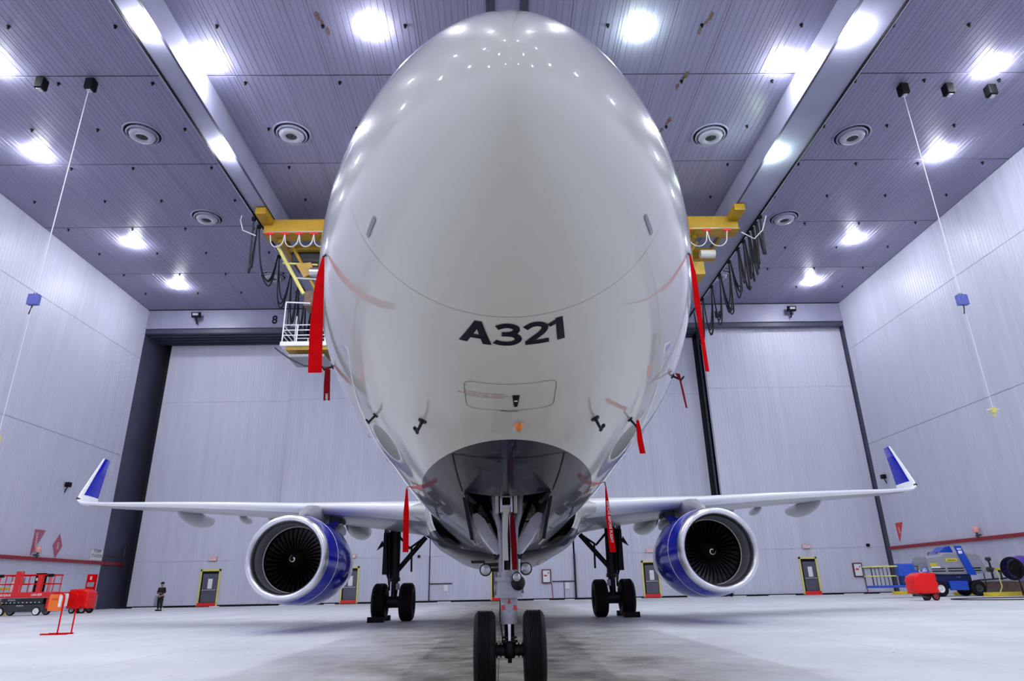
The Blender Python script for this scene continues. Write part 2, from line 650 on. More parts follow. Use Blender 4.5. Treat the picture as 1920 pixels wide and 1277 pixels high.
# floor guide rails for the leaves and the bright worn pieces of rail
tr = struct(MB().box((XL + 1, 51.45, 0.0), (18.9, 51.62, 0.05)).box((18.9, 50.5, 0.0), (XR - .1, 50.66, 0.05)).build('trim_2', M_BLACK))
for x, l in ((-30.5, 2.5), (-24.2, .8), (-18.5, 1.4), (-14.8, .9), (-9.2, 1.6), (-5.4, 1.1), (2.6, 1.3), (5.2, .8), (7.6, 1.2), (10.9, .7), (15.5, 1.4), (19.0, 1.1), (22.0, 2.2), (28.3, 1.6), (31.3, 1.0)):
    MB().bbox((x, 51.30 if x < 18 else 50.32, 0.0), (x + l, 51.43 if x < 18 else 50.46, 0.055), .01).build('rail_piece', M_TXTW, tr)

# header numbers
for x, t_ in ((-21.1, '8'), (20.9, '10')):
    tag(text_obj('bay_number', t_, M_TXTK, face_front(x, 49.97, 25.0), size=1.15 if t_ == '8' else 1.0, bold=0.02, extrude=0.01, sx=0.9),
        'black bay number eight on the header, left of the nose' if t_ == '8' else 'black bay number ten on the header, right of the nose', 'number')


# ------------------------------------------------------------------ beams for the crane
def runway(name, sgn):
    a, b = 15.0, 16.22
    if sgn > 0:
        a, b = 15.75, 17.85
    mb = MB().box((sgn * a, -12, 24.5), (sgn * b, 49.8, ZC + 0.02))
    o = struct(mb.build(name, M_BEAM))
    # outer rail and lower flange lips
    MB().box((sgn * (b - .02), -12, 24.40), (sgn * (b + .05), 49.8, 24.50)).build('rail_flange', M_STEEL, o)
    MB().box((sgn * (b - .10), -12, 24.34), (sgn * (b - .06), 49.8, 24.50)).build('cable_track', M_BLACK, o)
    MB().box((sgn * a, -12, 24.46), (sgn * (a + .12), 49.8, 24.50)).build('rail_flange', M_DARKWALL, o)
    return o


runway('trim_3', -1)
runway('trim_4', 1)
# two slot rails in the middle of the ceiling
for x0, x1 in ((-0.47, -0.05), (1.08, 1.50)):
    o = struct(MB().box((x0, -20, ZC - 0.10), (x0 + .07, 49.9, ZC + .03)).box((x1 - .07, -20, ZC - 0.10), (x1, 49.9, ZC + .03)).box((x0 + .07, -20, ZC - .02), (x1 - .07, 49.9, ZC + .03)).build('trim_5' if x0 < 0 else 'trim_6', M_DARKWALL))

# ------------------------------------------------------------------ high bay lamps
mb = MB().bbox((-.28, -.28, -.13), (.28, .28, 0), .05)
lamp_h = mb.mesh('lamp_housing')
lamp_h.materials.append(M_BEAM)
mb = MB().lathe([(0.36, 0), (0.37, -.05), (0.34, -.11), (0.22, -.17), (0.0, -.19)], 20)
lamp_l = mb.mesh('lamp_lens')
lamp_l.materials.append(M_LAMP)
lamp_lg = mb.mesh('lamp_lens')
lamp_lg.materials.append(M_LAMPG)


def lamp(x, y, z, label, green=False, group='high bay lamps on the hangar ceiling'):
    t = empty('ceiling_lamp', (x, y, z))
    tag(t, label, 'lamp', group)
    link('lamp_housing', lamp_h, t)
    link('lamp_lens', lamp_lg if green else lamp_l, t, (0, 0, -.13))


for x, y, z, g, lb in (
        (-27.8, 26.1, ZC, 0, 'round high bay lamp on the left ceiling edge, nearest of its row of three'),
        (-27.8, 37.1, ZC, 0, 'round high bay lamp in the middle of the row of three along the left wall'),
        (-27.8, 44.5, ZC, 0, 'round high bay lamp farthest back along the left wall, beside the header'),
        (27.9, 26.7, ZC, 0, 'round high bay lamp nearest in the row of three along the right wall'),
        (27.9, 37.5, ZC, 0, 'round high bay lamp in the middle of the row of three along the right wall'),
        (27.9, 45.1, ZC, 0, 'round high bay lamp farthest back along the right wall, above the right floodlight'),
        (-25.2, 18.9, ZC, 0, 'lamp cut by the left picture edge, just past the ceiling seam'),
        (25.9, 19.3, ZC, 0, 'lamp at far upper right, above the row of black ceiling hoists'),
        (-14.35, 18.6, ZC, 0, 'lamp close beside the left runway beam on the side of the aircraft'),
        (14.75, 19.0, ZC, 0, 'lamp close beside the right runway beam on the side of the aircraft'),
        (-5.9, 16.6, ZC, 0, 'lamp on the bare ceiling left of the aircraft nose top'),
        (6.85, 16.7, ZC, 1, 'greenish lamp on the ceiling right of the aircraft nose top'),
        (-15.45, 15.0, 24.5, 0, 'lamp under the left runway beam, nearest to the top picture edge'),
        (-15.45, 23.8, 24.5, 0, 'lamp under the left runway beam, nearest before the yellow crane'),
        (16.3, 15.4, 24.5, 0, 'lamp under the right runway beam, nearest to the top picture edge'),
        (16.1, 24.4, 24.5, 1, 'greenish lamp under the right runway beam before the yellow crane')):
    lamp(x, y, z, lb, g)
for x, y in ((-6, 26.5), (6.5, 26.5)):
    lamp(x, y, ZC, 'high bay lamp on the ceiling directly behind the aircraft nose', group='ceiling lamps hidden behind the aircraft')
for y in (6, -4, -14, -25, -36):
    for x in (-27, -17.5, -6, 6.5, 18, 27):
        lamp(x, y, ZC, 'high bay lamp overhead, behind the camera', group='ceiling lamps above and behind the camera')

# ------------------------------------------------------------------ ceiling air vents
mbs = MB().lathe([(1.08, 0.0), (1.08, -.06), (1.02, -.09), (0.98, -.02)], 40)
v_outer = mbs.mesh('outer_ring')
v_outer.materials.append(M_BEAM)
mbs = MB().lathe([(1.0, -.01), (0.5, 0.02)], 40)
v_back = mbs.mesh('dark_throat')
v_back.materials.append(M_BLACK)
mbs = MB().lathe([(0.86, -.06), (0.88, -.12), (0.82, -.20), (0.79, -.12)], 40)
v_mid = mbs.mesh('middle_ring')
v_mid.materials.append(M_BEAM)
mbs = MB().lathe([(0.70, -.06), (0.72, -.14), (0.66, -.26), (0.34, -.30), (0.32, -.20)], 40)
v_in = mbs.mesh('inner_ring')
v_in.materials.append(M_HOODL)
mbs = MB().lathe([(0.33, -.20), (0.2, -.24), (0.06, -.22), (0.0, -.22)], 24).cyl((0, 0, -.2), (0, 0, -.27), .05)
v_hub = mbs.mesh('hub_plate')
v_hub.materials.append(M_CHAR)
for x, y, lb in ((-20.6, 24.3, 'round ringed air vent left of the left runway beam, near the hanging cord'),
                 (-12.0, 24.35, 'round ringed air vent between the left runway beam and the aircraft'),
                 (12.7, 24.7, 'round ringed air vent between the aircraft and the right runway beam'),
                 (21.3, 24.8, 'round ringed air vent right of the right runway beam'),
                 (-20.7, 33.5, 'smaller looking air vent further back, left of the yellow crane'),
                 (21.0, 34.2, 'smaller looking air vent further back, right of the crane cables'),
                 (-19.1, 43.0, 'farthest air vent behind the left crane cables'),
                 (19.1, 43.6, 'farthest air vent behind the right crane cables')):
    t = tag(empty('ceiling_vent', (x, y, ZC)), lb, 'vent', 'round air vents in the ceiling')
    for nm, me in (('outer_ring', v_outer), ('dark_throat', v_back), ('middle_ring', v_mid), ('inner_ring', v_in), ('hub_plate', v_hub)):
        link(nm, me, t)

# sprinklers
sp = MB().cyl((0, 0, 0), (0, 0, -.12), .03, n=8).cyl((0, 0, -.03), (0, 0, 0), .09, n=12).cyl((0, 0, -.15), (0, 0, -.12), .055, n=8).mesh('sprinkler_head')
sp.materials.append(M_BLACK)
for y in (12.8, 16.5, 20.22, 23.9, 27.6, 31.3, 35.0, 38.7, 42.4, 46.1):
    for x in (-31.3, -26.7, -22.9, -18.0, -13.2, -8.2, -4.4, 5.4, 9.8, 14.7, 19.2, 22.9, 27.0, 31.2):
        o = link('sprinkler_head', sp, None, (x + random.uniform(-.08, .08), y, ZC))
        tag(o, 'small dark sprinkler head dotting the hangar ceiling', 'sprinkler', 'sprinkler heads on the ceiling')


# rust marks beside some sprinklers
def blob(x, y, rx, ry, a):
    pts = []
    for i in range(14):
        t = 2 * PI * i / 14
        k = random.uniform(.6, 1.15)
        pts.append((x + math.cos(t) * rx * k, y + math.sin(t) * ry * k))
    return pts


for x, y, sg in ((9.92, 16.5, 1), (9.75, 20.3, 1), (9.73, 23.9, 1), (-8.2, 16.5, -1)):
    mbx = MB()
    for dy, k in ((-.55, 1), (-.2, .7), (.35, .8)):
        mbx.prism(blob(x + sg * dy * -.3 + .05, y + dy, .13 * k, .3 * k, 0), ZC - .012, ZC - .002)
    tag(mbx.build('rust_stain', M_BROWN), {9.92: 'rust stain beside the sprinkler nearest the top edge, right of the green lamp', 9.75: 'orange rust stain under the first ceiling seam, right of the nose',
        9.73: 'small rust stain touching the outline of the nose, right side', -8.2: 'cracked rust stain left of the lamp above the nose'}[x], 'stain')


# ------------------------------------------------------------------ the airliner
plane = tag(empty('airliner', (0, 0, 0)), 'large white passenger jet with navy belly and blue engines, parked nose on', 'airplane')
FZ = 3.801
S0 = -5.167


def sup(u, a, b):
    u = min(max(u, 0), 1)
    return (1 - (1 - u) ** a) ** (1 / b)


def fparams(s):
    w_ = 1.975 * sup(s / 5.284, 1.806, 1.497)
    m = -0.52 * (1 - sup(s / 6.546, 2, 1))
    bot = m + (-2.07 - m) * sup(s / 9.195, 2.298, 2.5)
    top = m + (2.07 - m) * sup(s / 7, 2.0, 1.5)
    if s > 29.5:
        u = (s - 29.5) / (44.5 - 29.5)
        w_ *= 1 - 0.90 * u ** 1.6
        bot = -2.07 + 3.2 * u ** 1.5
        top = 2.07 - 0.45 * u ** 1.8
        m = (bot + top) / 2 * min(1, u * 3) + m * (1 - min(1, u * 3))
    return w_, m, bot, top


def fpt(s, th, off=0.0):
    """fuselage surface: th = 0 at the keel, + towards +X ; off = outward offset"""
    w_, m, bot, top = fparams(s)
    x = (w_ + off) * math.sin(th)
    c = math.cos(th)
    z = m - (m - bot + off) * c if c > 0 else m - (top - m + off) * c
    return Vector((x, s + S0, z + FZ))


def fnorm(s, th):
    e = 1e-3
    a = fpt(s + e, th) - fpt(s - e, th)
    b = fpt(s, th + e) - fpt(s, th - e)
    n = a.cross(b).normalized()
    c = fpt(s, th) - Vector((0, s + S0 + .0, FZ - .1))
    return n if n.dot(c) > 0 else -n


def fpn(s, th, off):
    return fpt(s, th) + fnorm(s, th) * off


def th_for_x(s, x):
    return math.asin(max(-1, min(1, x / fparams(s)[0])))


NTH = 144


def ring(s, off=0.0):
    return [fpt(s, -PI + 2 * PI * i / NTH, off) for i in range(NTH)]


# radome
ss = [0.0008 * (i ** 2) for i in range(0, 38)]
ss = [s for s in ss if s < 1.15] + [1.1695]
ss[0] = 0.00005
MB().loft([ring(s) for s in ss], caps=True).build('radome', M_FUSE, plane)
MB().loft([ring(1.150, -.004), ring(1.19, -.004)], caps=False).build('radome_seal', M_HOOD, plane)
# main fuselage with the nose gear bay left open
stn = [1.172 + 0.06 * i for i in range(48)] + [4.06 + .12 * i for i in range(1, 36)]
bay0, bay1 = 4.78, 6.70
stn = [s for s in stn if s < 8.2 and abs(s - bay0) > .05 and abs(s - bay1) > .05] + [bay0, bay1] + [8.5 + .6 * i for i in range(35)] + [29.5 + 1.0 * i for i in range(1, 16)]
stn = sorted(set(round(s, 4) for s in stn))
TB = 5   # half number of 2.5 degree columns opened (12.5 deg)
mb = MB()
rings = [ring(s) for s in stn]
n = NTH
vs = [p for r_ in rings for p in r_]
fs = []
for i in range(len(stn) - 1):
    for j in range(n):
        if bay0 - 1e-3 <= stn[i] and stn[i + 1] <= bay1 + 1e-3 and (n // 2 - TB) <= j < (n // 2 + TB):
            continue
        fs.append((i * n + j, i * n + (j + 1) % n, (i + 1) * n + (j + 1) % n, (i + 1) * n + j))
mb.add(vs, fs, True)
mb.add(rings[-1], [list(range(n))])
mb.build('fuselage', M_FUSE, plane)

# nose gear bay interior
bx = .43
y0b, y1b = bay0 + S0, bay1 + S0
mb = MB()
mb.add([(-bx, y0b, 1.86), (-bx, y1b, 1.78), (-bx, y1b, 2.75), (-bx, y0b, 2.75)], [(0, 1, 2, 3)])
mb.add([(bx, y0b, 1.86), (bx, y1b, 1.78), (bx, y1b, 2.75), (bx, y0b, 2.75)], [(3, 2, 1, 0)])
mb.add([(-bx, y0b, 2.75), (bx, y0b, 2.75), (bx, y1b, 2.75), (-bx, y1b, 2.75)], [(0, 1, 2, 3)])
mb.add([(-bx, y1b, 1.79), (bx, y1b, 1.79), (bx, y1b, 2.75), (-bx, y1b, 2.75)], [(0, 1, 2, 3)])
mb.add([(-bx, y0b, 1.93), (bx, y0b, 1.93), (bx, y0b, 2.75), (-bx, y0b, 2.75)], [(3, 2, 1, 0)])
bay = mb.build('gear_bay', M_GEARD, plane)
for k in range(5):
    yk = y0b + .3 + k * .35
    MB().box((-bx, yk, 2.66), (bx, yk + .05, 2.75)).build('bay_rib', M_DARKWALL, bay)
for k, (x, z) in enumerate(((-.36, 2.5), (-.31, 2.35), (.35, 2.45), (.28, 2.6), (.38, 2.2))):
    MB().tube([(x, y0b + .02, z), (x + .02, y0b + .7, z + .05), (x - .02, y1b - .02, z - .02)], .014, 6).build('bay_pipe', M_STEEL if k % 2 else M_CABLE, bay)


# sheet patches that follow the fuselage
def patch(name, pts, m, parent, off=0.004, mid=0):
    """pts [(s, th)] outline -> thin strip polyline of given width handled by caller"""
    mb_ = MB()
    top = [fpn(s, th, off) for s, th in pts]
    c = sum((p for p in top), Vector()) / len(top)
    mb_.add(top + [c], [(i, (i + 1) % len(top), len(top)) for i in range(len(top))])
    return mb_.build(name, m, parent, fixn=False)


def strip(name, path, wd, m, parent, off=0.004, closed=False):
    """a thin strip following a path of (s, th) on the skin"""
    P = []
    k = len(path)
    for i in range(k - (0 if closed else 1)):
        a = path[i]
        b = path[(i + 1) % k]
        for t in range(6):
            P.append((a[0] + (b[0] - a[0]) * t / 6, a[1] + (b[1] - a[1]) * t / 6))
    if not closed:
        P.append(path[-1])
    L_, Rr = [], []
    q = len(P)
    for i, (s, th) in enumerate(P):
        c = fpn(s, th, off)
        nn = fnorm(s, th)
        j0 = (i - 1) % q if closed else max(0, i - 1)
        j1 = (i + 1) % q if closed else min(q - 1, i + 1)
        d = (fpn(*P[j1], off) - fpn(*P[j0], off)).normalized()
        side = nn.cross(d).normalized() * wd / 2
        L_.append(c - side)
        Rr.append(c + side)
    if closed:
        L_.append(L_[0])
        Rr.append(Rr[0])
    mb_ = MB()
    mb_.grid([L_, Rr])
    lo = [p - (p - q_).normalized() * 0 for p, q_ in zip(L_, Rr)]
    return mb_.build(name, m, parent, fixn=False)


def rr_path(s0, s1, x0, x1, r):
    pts = []
    for cx, cy, a0 in ((x1 - r, s1 - r, 0), (x0 + r, s1 - r, 90), (x0 + r, s0 + r, 180), (x1 - r, s0 + r, 270)):
        for t in range(4):
            a = R(a0 + 30 * t)
            x = cx + r * math.cos(a)
            s = cy + r * math.sin(a)
            pts.append((s, th_for_x(s, x)))
    return pts


# access hatch under the nose, with its latch and small print
hatch = strip('access_hatch_seam', rr_path(1.93, 2.34, -.315, .315, .06), .0035, M_CHAR, plane, closed=True)
# painted lettering under the nose: mapped onto the skin (letter tops towards the nose tip)
def stroke2d(path, t):
    out = []
    P_ = []
    for (xa, ya), (xb, yb) in zip(path, path[1:]):
        k = max(1, int(math.hypot(xb - xa, yb - ya) / .02))
        P_ += [(xa + (xb - xa) * i / k, ya + (yb - ya) * i / k) for i in range(k)]
    P_.append(path[-1])
    for i, (x, y) in enumerate(P_):
        a_ = P_[max(0, i - 1)]
        b_ = P_[min(len(P_) - 1, i + 1)]
        dx, dy = b_[0] - a_[0], b_[1] - a_[1]
        l_ = math.hypot(dx, dy)
        nx, ny = -dy / l_ * t / 2, dx / l_ * t / 2
        out.append(((x + nx, y + ny), (x - nx, y - ny)))
    return out


def smooth_path(pts, k=6):
    """Catmull-Rom through pts"""
    o_ = []
    n_ = len(pts)
    for i in range(n_ - 1):
        p0, p1, p2, p3 = pts[max(0, i - 1)], pts[i], pts[i + 1], pts[min(n_ - 1, i + 2)]
        for j in range(k):
            t = j / k
            o_.append(tuple(.5 * (2 * p1[c] + (p2[c] - p0[c]) * t + (2 * p0[c] - 5 * p1[c] + 4 * p2[c] - p3[c]) * t * t + (3 * p1[c] - p0[c] - 3 * p2[c] + p3[c]) * t ** 3) for c in (0, 1)))
    o_.append(pts[-1])
    return o_


LH = .222        # letter height along the skin


def on_skin(x, y):
    return fpn(1.450 - y, x * .965 / 1.045, .0035)


mb = MB()


def stroke(path, t, ox):
    rows_ = stroke2d([(ox + a, b) for a, b in path], t)
    # three points across so the strokes follow the skin
    g_ = [[on_skin(*l_), on_skin((l_[0] + r_[0]) / 2, (l_[1] + r_[1]) / 2), on_skin(*r_)] for l_, r_ in rows_]
    mb.grid(g_)


# A
ax = -.308
for q4 in (((0, 0), (.050, 0), (.128, LH), (.080, LH)), ((.195, 0), (.143, 0), (.078, LH), (.126, LH)), ((.030, .052), (.165, .052), (.148, .092), (.048, .092))):
    (xa, ya), (xb, yb), (xc, yc), (xd, yd) = q4
    g_ = []
    for i in range(9):
        t = i / 8
        l_ = (ax + xa + (xd - xa) * t, ya + (yd - ya) * t)
        r_ = (ax + xb + (xc - xb) * t, yb + (yc - yb) * t)
        g_.append([on_skin(l_[0] + (r_[0] - l_[0]) * u / 4, l_[1] + (r_[1] - l_[1]) * u / 4) for u in range(5)])
    mb.grid(g_)
# 3
tk_ = .042
stroke(smooth_path([(.008, .178), (.05, .198), (.085, .200), (.118, .185), (.128, .160), (.112, .132), (.075, .118), (.040, .118)]), tk_, -.098)
stroke(smooth_path([(.060, .118), (.110, .110), (.136, .082), (.135, .052), (.105, .026), (.060, .021), (.025, .027), (.0, .040)]), tk_, -.098)
# 2
stroke(smooth_path([(.008, .168), (.045, .196), (.085, .200), (.120, .180), (.126, .150), (.105, .110), (.065, .070), (.030, .030), (.020, .020)]), tk_, .075)
stroke([(.006, .021), (.146, .021)], tk_, .075)
# 1
stroke([(.078, 0), (.078, LH)], .046, .216)
stroke([(.010, .166), (.04, .180), (.085, .206)], .034, .216)
mb.build('fuselage_lettering', M_TXTK, plane, fixn=False)


def skin_text(name, txt, s_c, x_c, size, m, up=-1, parent=None, bold=0.0, sx=1.0):
    me = text_mesh(txt, size=size, bold=bold, sx=sx)
    for v in me.vertices:
        s = s_c + up * v.co.y
        v.co = fpn(s, th_for_x(s, x_c + v.co.x), .0035)
    me.materials.clear()
    me.materials.append(m)
    return link(name, me, parent or plane)


skin_text('small_print', 'CAUTION: DO NOT OPERATE', 2.085, -.185, .021, M_TXTR, parent=hatch)
skin_text('small_print', 'BEFORE CLOSING CHECK LATCH IS FLUSH', 2.115, -.185, .019, M_TXTR, parent=hatch)
skin_text('small_print', 'AND SECURE AFTER SERVICING', 2.140, -.185, .019, M_TXTR, parent=hatch)
lat = [fpn(s, th_for_x(s, x), .006) for s, x in ((2.10, .015), (2.10, .065), (2.27, .052), (2.28, .040), (2.27, .028))]
mb = MB()
mb.add(lat + [p + Vector((0, 0, .03)) for p in lat], [(0, 1, 2, 3, 4), (5, 9, 8, 7, 6)] + [(i, (i + 1) % 5, 5 + (i + 1) % 5, 5 + i) for i in range(5)])
mb.build('hatch_latch', M_BLACK, plane)
lw = [fpn(s, th_for_x(s, x), .009) for s, x in ((2.165, .028), (2.165, .052), (2.185, .052), (2.185, .028))]
MB().add(lw, [(0, 1, 2, 3)]).build('latch_mark', M_TXTW, plane, fixn=False)
strip('latch_slot', [(2.345, th_for_x(2.34, -.07)), (2.36, th_for_x(2.35, .0)), (2.355, th_for_x(2.35, .06))], .007, M_BLACK, plane)
# orange beacon
bc = fpn(2.57, R(2.5), 0)
mb = MB()
mb.lathe([(0.038, 0.01), (0.038, -.03), (0.03, -.055), (0.012, -.068), (0, -.07)], 20, Matrix.Translation(bc))
mb.build('beacon_light', M_OBEAC, plane)
MB().lathe([(0.046, .012), (0.046, -.008), (0.038, -.01)], 20, Matrix.Translation(bc)).build('beacon_rim', M_GEARL, plane)
strip('beacon_drip', [(2.62, R(2.5)), (2.70, R(2.4))], .006, M_ORANGE, plane)
# lightning strips / static slots on the radome sides
for sg in (-1, 1):
    strip('radome_slot', [(0.95, sg * R(60.5)), (1.115, sg * R(59.5))], .030, M_HOOD, plane, .006)

# pitot probes
for sg in (-1, 1):
    c = fpn(2.87, sg * R(25.1), 0)
    nn = fnorm(2.87, sg * R(25.1))
    mb = MB()
    mb.cyl(c - nn * .01, c + nn * .012, .040, .034, 20)
    tip = c + nn * .105 + Vector((0, .01, 0))
    mb.cyl(c, tip, .014, .011, 12)
    mb.cyl(tip + Vector((0, .02, 0)), tip + Vector((0, -.12, 0)), .014, .010, 12)
    mb.cyl(tip + Vector((0, -.12, 0)), tip + Vector((0, -.15, 0)), .016, .013, 12)
    mb.build('pitot_probe', M_GEARD, plane)
# side probes that carry the small streamers
SIDE = {'l': (4.06, R(-70)), 'r': (3.83, R(62)), 'm': (3.46, R(38.2)), 'n': (3.46, R(-42))}
for k, (s, th) in SIDE.items():
    c = fpn(s, th, 0)
    nn = fnorm(s, th)
    mb = MB()
    mb.cyl(c - nn * .01, c + nn * .01, .03, .026, 16)
    mb.cyl(c, c + nn * .09, .012, .010, 10)
    mb.cyl(c + nn * .09 + Vector((0, .015, 0)), c + nn * .09 + Vector((0, -.10, 0)), .012, .008, 10)
    mb.build('side_probe', M_GEARD, plane)
# angle-of-attack plates and static plates, faint round outlines
for sg in (-1, 1):
    for s, th, rr in ((4.9, 52, .05), (5.6, 47, .04)):
        c = fpn(s, sg * R(th), 0)
        nn = fnorm(s, sg * R(th))
        MB().cyl(c - nn * .004, c + nn * .004, rr, rr * .95, 20).build('static_plate', M_STEEL, plane)

# forward gear doors: seams on the belly
dl = [(3.40, th_for_x(3.4, -.04)), (3.42, th_for_x(3.4, -.40)), (3.46, th_for_x(3.4, -.49)), (4.78, th_for_x(4.7, -.475))]
strip('gear_door_seam', dl, .014, M_BLACK, plane)
strip('gear_door_seam', [(s, -th) for s, th in dl], .014, M_BLACK, plane)
strip('gear_door_seam', [(3.40, 0), (4.78, 0)], .008, M_BLACK, plane)
# door hinges beside the seams
for sg in (-1, 1):
    c0 = fpn(4.80, sg * R(13.2), .006)
    mb = MB()
    mb.tube([c0, c0 + Vector((-sg * .05, .05, -.06)), c0 + Vector((-sg * .10, .1, -.09))], .022, 8)
    mb.build('door_hinge_arm', M_GEARD, plane)
    # aft doors, hanging down each side of the bay
    a = Vector((sg * .455, -.28, 1.90))
    b = Vector((sg * .455, 1.35, 1.84))
    c = Vector((sg * .38, 1.05, 1.48))
    d = Vector((sg * .38, 0.05, 1.48))
    tk = Vector((sg * .03, 0, .0))
    mb = MB()
    mb.add([a, b, c, d, a + tk, b + tk, c + tk, d + tk], [(0, 1, 2, 3), (7, 6, 5, 4), (0, 4, 5, 1), (1, 5, 6, 2), (2, 6, 7, 3), (3, 7, 4, 0)])
    dr = mb.build('gear_door', M_NAVY, plane)
    a2, b2, c2, d2 = [p - Vector((sg * .004, 0, 0)) + (Vector((0, .0, 0)) + (a + b + c + d) / 4 - p) * .08 for p in (a, b, c, d)]
    MB().add([a2, b2, c2, d2], [(0, 1, 2, 3)]).build('door_liner', M_GEARL, dr, fixn=False)

# ---- nose gear
ng = MB()
ng.cyl((0, 0, .90), (0, 0, 1.05), .135, .125, 28).cyl((0, 0, 1.05), (0, 0, 1.09), .145, n=28).cyl((0, 0, .885), (0, 0, .91), .15, n=28)
ng.cyl((0, 0, 1.09), (0, 0, 1.16), .12, .09, 24)
gear = ng.build('nose_gear', M_GEARL, plane)
MB().cyl((0, .02, 1.10), (0, .04, 1.95), .060, n=24).cyl((0, .04, 1.9), (0, .05, 2.6), .075, n=24).build('strut_core', M_GEARD, gear)
MB().tube([(.03, -.05, 1.12), (.035, -.06, 1.4), (.02, -.04, 1.8)], .012, 6).tube([(-.055, -.06, 1.12), (-.05, -.07, 1.5), (-.06, -.04, 1.85)], .010, 6).build('hydraulic_line', M_STEEL, gear)
MB().cyl((0, 0, .63), (0, 0, .90), .088, .092, 28).cyl((0, 0, .63), (0, 0, .66), .098, n=28).build('lower_cylinder', M_GEARL, gear)
MB().cyl((0, 0, .40), (0, 0, .64), .052, n=24).build('piston', M_CHROME, gear)
for sg in (-1, 1):
    MB().tube([(sg * .075, -.03, 1.08), (sg * .075, -.03, 1.45), (sg * .085, -.0, 1.60), (sg * .13, .02, 1.75), (sg * .16, .05, 2.1)], .034, 12).build('side_tube', M_GEARL, gear)
    # V drag brace, flat light plates
    p, q_ = Vector((sg * .375, .12, 1.75)), Vector((sg * .11, -.03, 1.31))
    d = (q_ - p).normalized()
    up = Vector((0, -.6, .8))
    sd = d.cross(up).normalized()
    nm_ = sd.cross(d)
    mb = MB()
    pts = []
    for P_, wdt in ((p, .03), (p + d * .10, .07), (q_ - d * .2, .065), (q_, .03)):
        pts.append([P_ - sd * wdt, P_ + sd * wdt, P_ + sd * wdt + nm_ * .035, P_ - sd * wdt + nm_ * .035])
    mb.loft(pts, smooth=False)
    br = mb.build('drag_brace', M_BRACE, gear)
    MB().cyl(q_ - sd * .06, q_ + sd * .06, .03).build('brace_pin', M_GEARD, br)
    # dark lock stays inside the V
    MB().tube([(sg * .30, .75, 2.0), (sg * .06, .15, 1.42)], .03, 8).build('lock_stay', M_GEARD, gear)
    MB().tube([(sg * .22, .95, 2.15), (sg * .10, .35, 1.68)], .022, 8).build('lock_stay', M_HOOD, gear)
# narrow cream rod in front of the leg and its fork
MB().tube([(-.02, -.22, 1.76), (-.035, -.24, 1.5), (-.03, -.24, 1.25)], .030, 12).cyl((-.02, -.27, 1.77), (-.02, -.17, 1.77), .044).build('retraction_rod', M_CREAM, gear)
mb = MB()
for sg in (-1, 1):
    mb.bbox((sg * .055 - .012 - .015, -.25, 1.74), (sg * .055 + .012 - .015, -.14, 1.93), .006)
mb.bbox((-.08, -.25, 1.90), (.05, -.15, 1.93), .006).bbox((-.07, -.24, 1.79), (.04, -.16, 1.82), .006)
mb.build('rod_fork', M_STEEL, gear)
for sg in (-1, 1):
    MB().bbox((sg * .10 - .02 - .015, -.2, 1.74), (sg * .10 + .02 - .015, -.1, 1.94), .008).build('fork_plate', M_CREAM, gear)
# steering actuator
MB().cyl((-.16, .05, .98), (.16, .05, .98), .055).build('steering_actuator', M_GEARL, gear)
MB().lathe([(0, .075), (.045, .07), (.075, .03), (.08, -.03), (.05, -.08), (0, -.09)], 24, T(.095, -.09, 1.03) @ RX(R(90))).build('actuator_housing', M_GEARD, gear)
# lights on the leg
def gear_light(x, z, r_, y=-.05, nm='landing_light'):
    mb_ = MB()
    mb_.lathe([(r_ * .55, -.11), (r_ * .9, -.06), (r_ * 1.08, 0), (r_ * 1.08, .025), (r_, .03)], 28, T(x, y, z) @ RX(R(90)), caps=True)
    mb_.box((x - .02, y + .05, z - r_ * .3), (x + .02 - .5 * x, y + .09, z + r_ * .3))
    l_ = mb_.build(nm, M_GEARD, gear)
    MB().lathe([(r_ * .97, .026), (r_ * .6, .04), (0, .046)], 28, T(x, y, z) @ RX(R(90))).build('light_glass', M_GLASS, l_)


gear_light(-.245, 1.165, .060)
gear_light(.185, 1.17, .062)
gear_light(.082, 1.085, .048, -.20, 'taxi_light')
MB().bbox((-.40, -.06, 1.235), (-.25, .02, 1.262), .008).build('light_bracket', M_GEARD, gear)
MB().bbox((-.27, .0, 1.20), (.22, .04, 1.235), .008).build('light_bracket', M_GEARD, gear)
MB().bbox((.105, -.09, 1.14), (.125, -.03, 1.27), .006).build('light_bracket', M_TXTW, gear)
# bay fixtures: perforated disc on the left, round lamp unit on the right
mb = MB().cyl((-.29, .86, 1.88), (-.29, .90, 1.88), .075, n=24)
gr = mb.build('vent_disc', M_BLACK, bay)
mb = MB()
for i in range(-3, 4):
    for j in range(-3, 4):
        px, pz = i * .021 + (j % 2) * .0105, j * .019
        if px * px + pz * pz < .066 ** 2:
            mb.cyl((-.29 + px, .85, 1.88 + pz), (-.29 + px, .862, 1.88 + pz), .0062, n=6)
mb.build('vent_dots', M_STEEL, gr)
rl = MB().lathe([(.115, -.06), (.115, .0), (.10, .012), (.085, .0), (.07, .01), (.045, -.005), (.035, .018), (.0, .02)], 32, T(.25, .86, 1.875) @ RX(R(90))).build('round_valve', mat('brass_grey', (0.30, 0.29, 0.20), .4, .7, .2, 20), bay)
for k in range(6):
    a = k * PI / 3
    MB().cyl((.25 + .08 * math.cos(a), .84, 1.875 + .08 * math.sin(a)), (.25 + .08 * math.cos(a), .86, 1.875 + .08 * math.sin(a)), .009, n=8).build('valve_bolt', M_CREAM, rl)
for x, z, s_ in ((-.17, 1.80, .06), (.13, 1.79, .05)):
    MB().bbox((x - s_, .62, z - .035), (x + s_, .64, z + .035), .005, T(x, 0, z) @ RY(R(35 if x < 0 else -35)) @ T(-x, 0, -z)).build('bay_plate', M_GEARL, bay)
